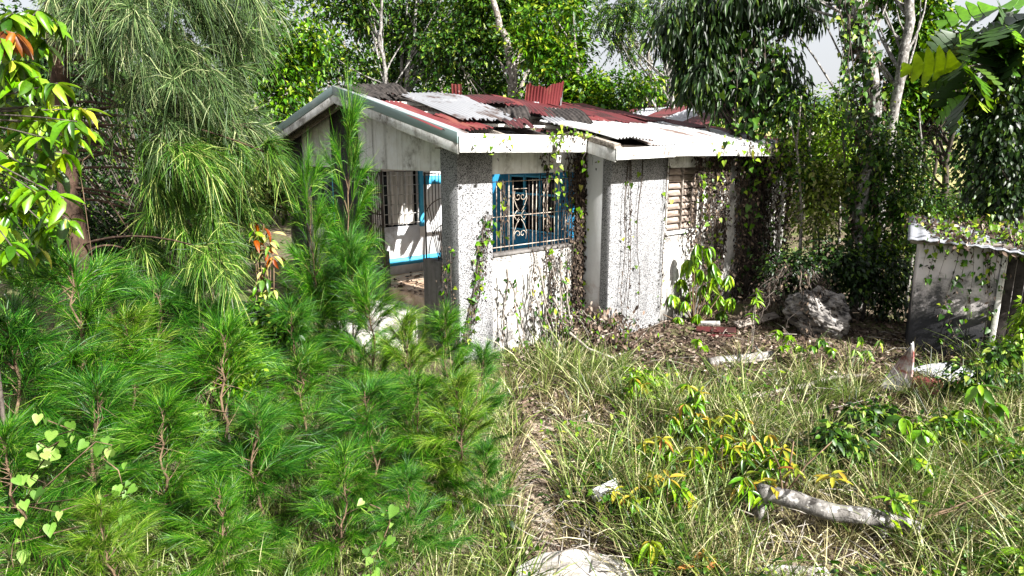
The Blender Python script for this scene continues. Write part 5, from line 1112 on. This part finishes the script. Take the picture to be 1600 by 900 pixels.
blades('dry_grass', 'straw coloured dry grass around the mango seedlings', 16500, (780, 1880, 545, 960), .34, .0065, 'straw', 202, patch(1.5, 1.9, 2.1), .5, tuft=34, tr=.09)
blades('short_grass', 'short ground grass over the clearing', 12000, (700, 1950, 530, 980), .13, .006, 'straw', 203, open_ground, .6)
blades('matted_straw', 'flattened dead grass matted on the ground of the clearing', 13000, (780, 1950, 540, 980), .26, .006, 'straw', 205, open_ground, 2.6)
blades('thicket_grass', 'grass growing under the casuarina thicket', 16000, (-100, 800, 520, 980), .38, .007, 'grass', 204, lambda x, y: np.where(((x - ORI[0]) * U3[0] + (y - ORI[1]) * U3[1] > -.1) & ((x - ORI[0]) * V3[0] + (y - ORI[1]) * V3[1] > -.1), 0., 1.), .4)
def litter(name, label, n, region, size, mat, seed, dens=None, tpl=OVA3):
    r = np.random.default_rng(seed); px = r.uniform(region[0], region[1], n); py = r.uniform(region[2], region[3], n); P = np.array([gnd(a, b_) for a, b_ in zip(px, py)])
    if dens is not None: P = P[r.uniform(0, 1, n) < dens(P[:, 0], P[:, 1])]
    n = len(P); P[:, 2] = gh(P[:, 0], P[:, 1]) + r.uniform(.0, .04, n); d = r.normal(0, 1, (n, 3)); d[:, 2] *= .35; m = MB(); sz = size * r.uniform(.5, 1.4, n)
    scatter(m, tpl, P, d, sz, sz * .5, 0, None, r=r, roll=.7); tag(m.build(name, M[mat]), label, 'leaf litter', kind='stuff')
def weeds(name, label, n_cl, region, seed, mat, size):
    r = np.random.default_rng(seed); m = MB()
    px = r.uniform(region[0], region[1], n_cl); py = r.uniform(region[2], region[3], n_cl); C_ = np.array([gnd(a, b_) for a, b_ in zip(px, py)]); C_ = C_[open_ground(C_[:, 0], C_[:, 1]) * np.clip(.4 + np.sin(C_[:, 0] * 1.7 + 1) * np.cos(C_[:, 1] * 1.3), .05, 1) > r.uniform(0, 1, n_cl)]
    k = 26; P = np.repeat(C_, k, 0); n = len(P); P[:, :2] += r.normal(0, .085, (n, 2)); P[:, 2] = gh(P[:, 0], P[:, 1]) + np.abs(r.normal(.10, .07, n))
    d = r.normal(0, 1, (n, 3)); d[:, 2] = r.normal(.1, .4, n); sz = size * r.uniform(.5, 1.4, n)
    scatter(m, OVA3, P, d, sz, sz * .55, .3, None, r=r, roll=.5); tag(m.build(name, M[mat]), label, 'weeds', kind='stuff')
weeds('ground_weeds', 'low green broad leaved weeds matted through the grass', 420, (800, 1700, 580, 960), 241, 'leaf_bright', .07)
weeds('dark_ground_weeds', 'dark low weeds in the shade beneath the grass', 300, (800, 1700, 560, 960), 242, 'leaf_mid', .06)
nothouse = lambda x, y: np.where(((x - ORI[0]) * U3[0] + (y - ORI[1]) * U3[1] > -.05) & ((x - ORI[0]) * V3[0] + (y - ORI[1]) * V3[1] > -.05), 0., 1.)
litter('leaf_litter', 'brown dead leaves carpeting the clearing before the wing', 30000, (790, 1650, 495, 660), .065, 'litter', 211, nothouse)
litter('dead_leaf_scatter', 'dead leaves strewn through the foreground grass', 9000, (780, 1650, 650, 960), .05, 'litter', 212)
def twigs(n, region, seed):
    r = np.random.default_rng(seed); mb = MB()
    for _ in range(n):
        p = gnd(r.uniform(*region[:2]), r.uniform(*region[2:]), .03); a = r.uniform(0, 6.28); L = r.uniform(.12, .5); e = p + np.array([math.cos(a) * L, math.sin(a) * L, r.uniform(-.02, .12)])
        mb.tube([p, (p + e) / 2 + r.normal(0, .02, 3), e], [.006, .005, .003], 4)
    tag(mb.build('dry_twigs', M['pale_twig']), 'dry twigs strewn over the litter and grass', 'twigs', kind='stuff')
twigs(420, (800, 1600, 510, 900), 221)
# dry brush heap under the creeper column
r = np.random.default_rng(231); c = hw(2.1, -.75, 0); cl = []
for i in range(60):
    a = r.uniform(0, 6.28); rad = abs(r.normal(0, .42)); p = c + np.array([math.cos(a) * rad, math.sin(a) * rad * .7, 0]); cl.append(hanging(p + np.array([r.normal(0, .3), r.normal(0, .2), max(.1, .55 - rad * .5)]), p, 5, .08, r))
vine('brush_heap', 'heap of dry brush and weeds at the foot of the creeper column', cl, [('dead_leaves', 'litter', 34, .075, OVA3, .07), ('green_leaves', 'leaf_bright', 7, .07, OVA3, .07)], 'pale_twig', .006, seed=232, cat='brush')
def debris():
    r = np.random.default_rng(251); n = 260; m = MB(); P = np.array([hw(a, b_, FL + .006) for a, b_ in zip(r.uniform(.15, 2.2, n), r.uniform(1.2, 2.95, n))]); d = r.normal(0, 1, (n, 3)); d[:, 2] *= .3
    sz = .09 * r.uniform(.4, 1.4, n); scatter(m, OVA3, P, d, sz, sz * .6, 0, None, r=r); tag(m.build('verandah_debris', M['litter']), 'dead leaves and rubble strewn on the verandah floor', 'debris', kind='stuff')
debris()
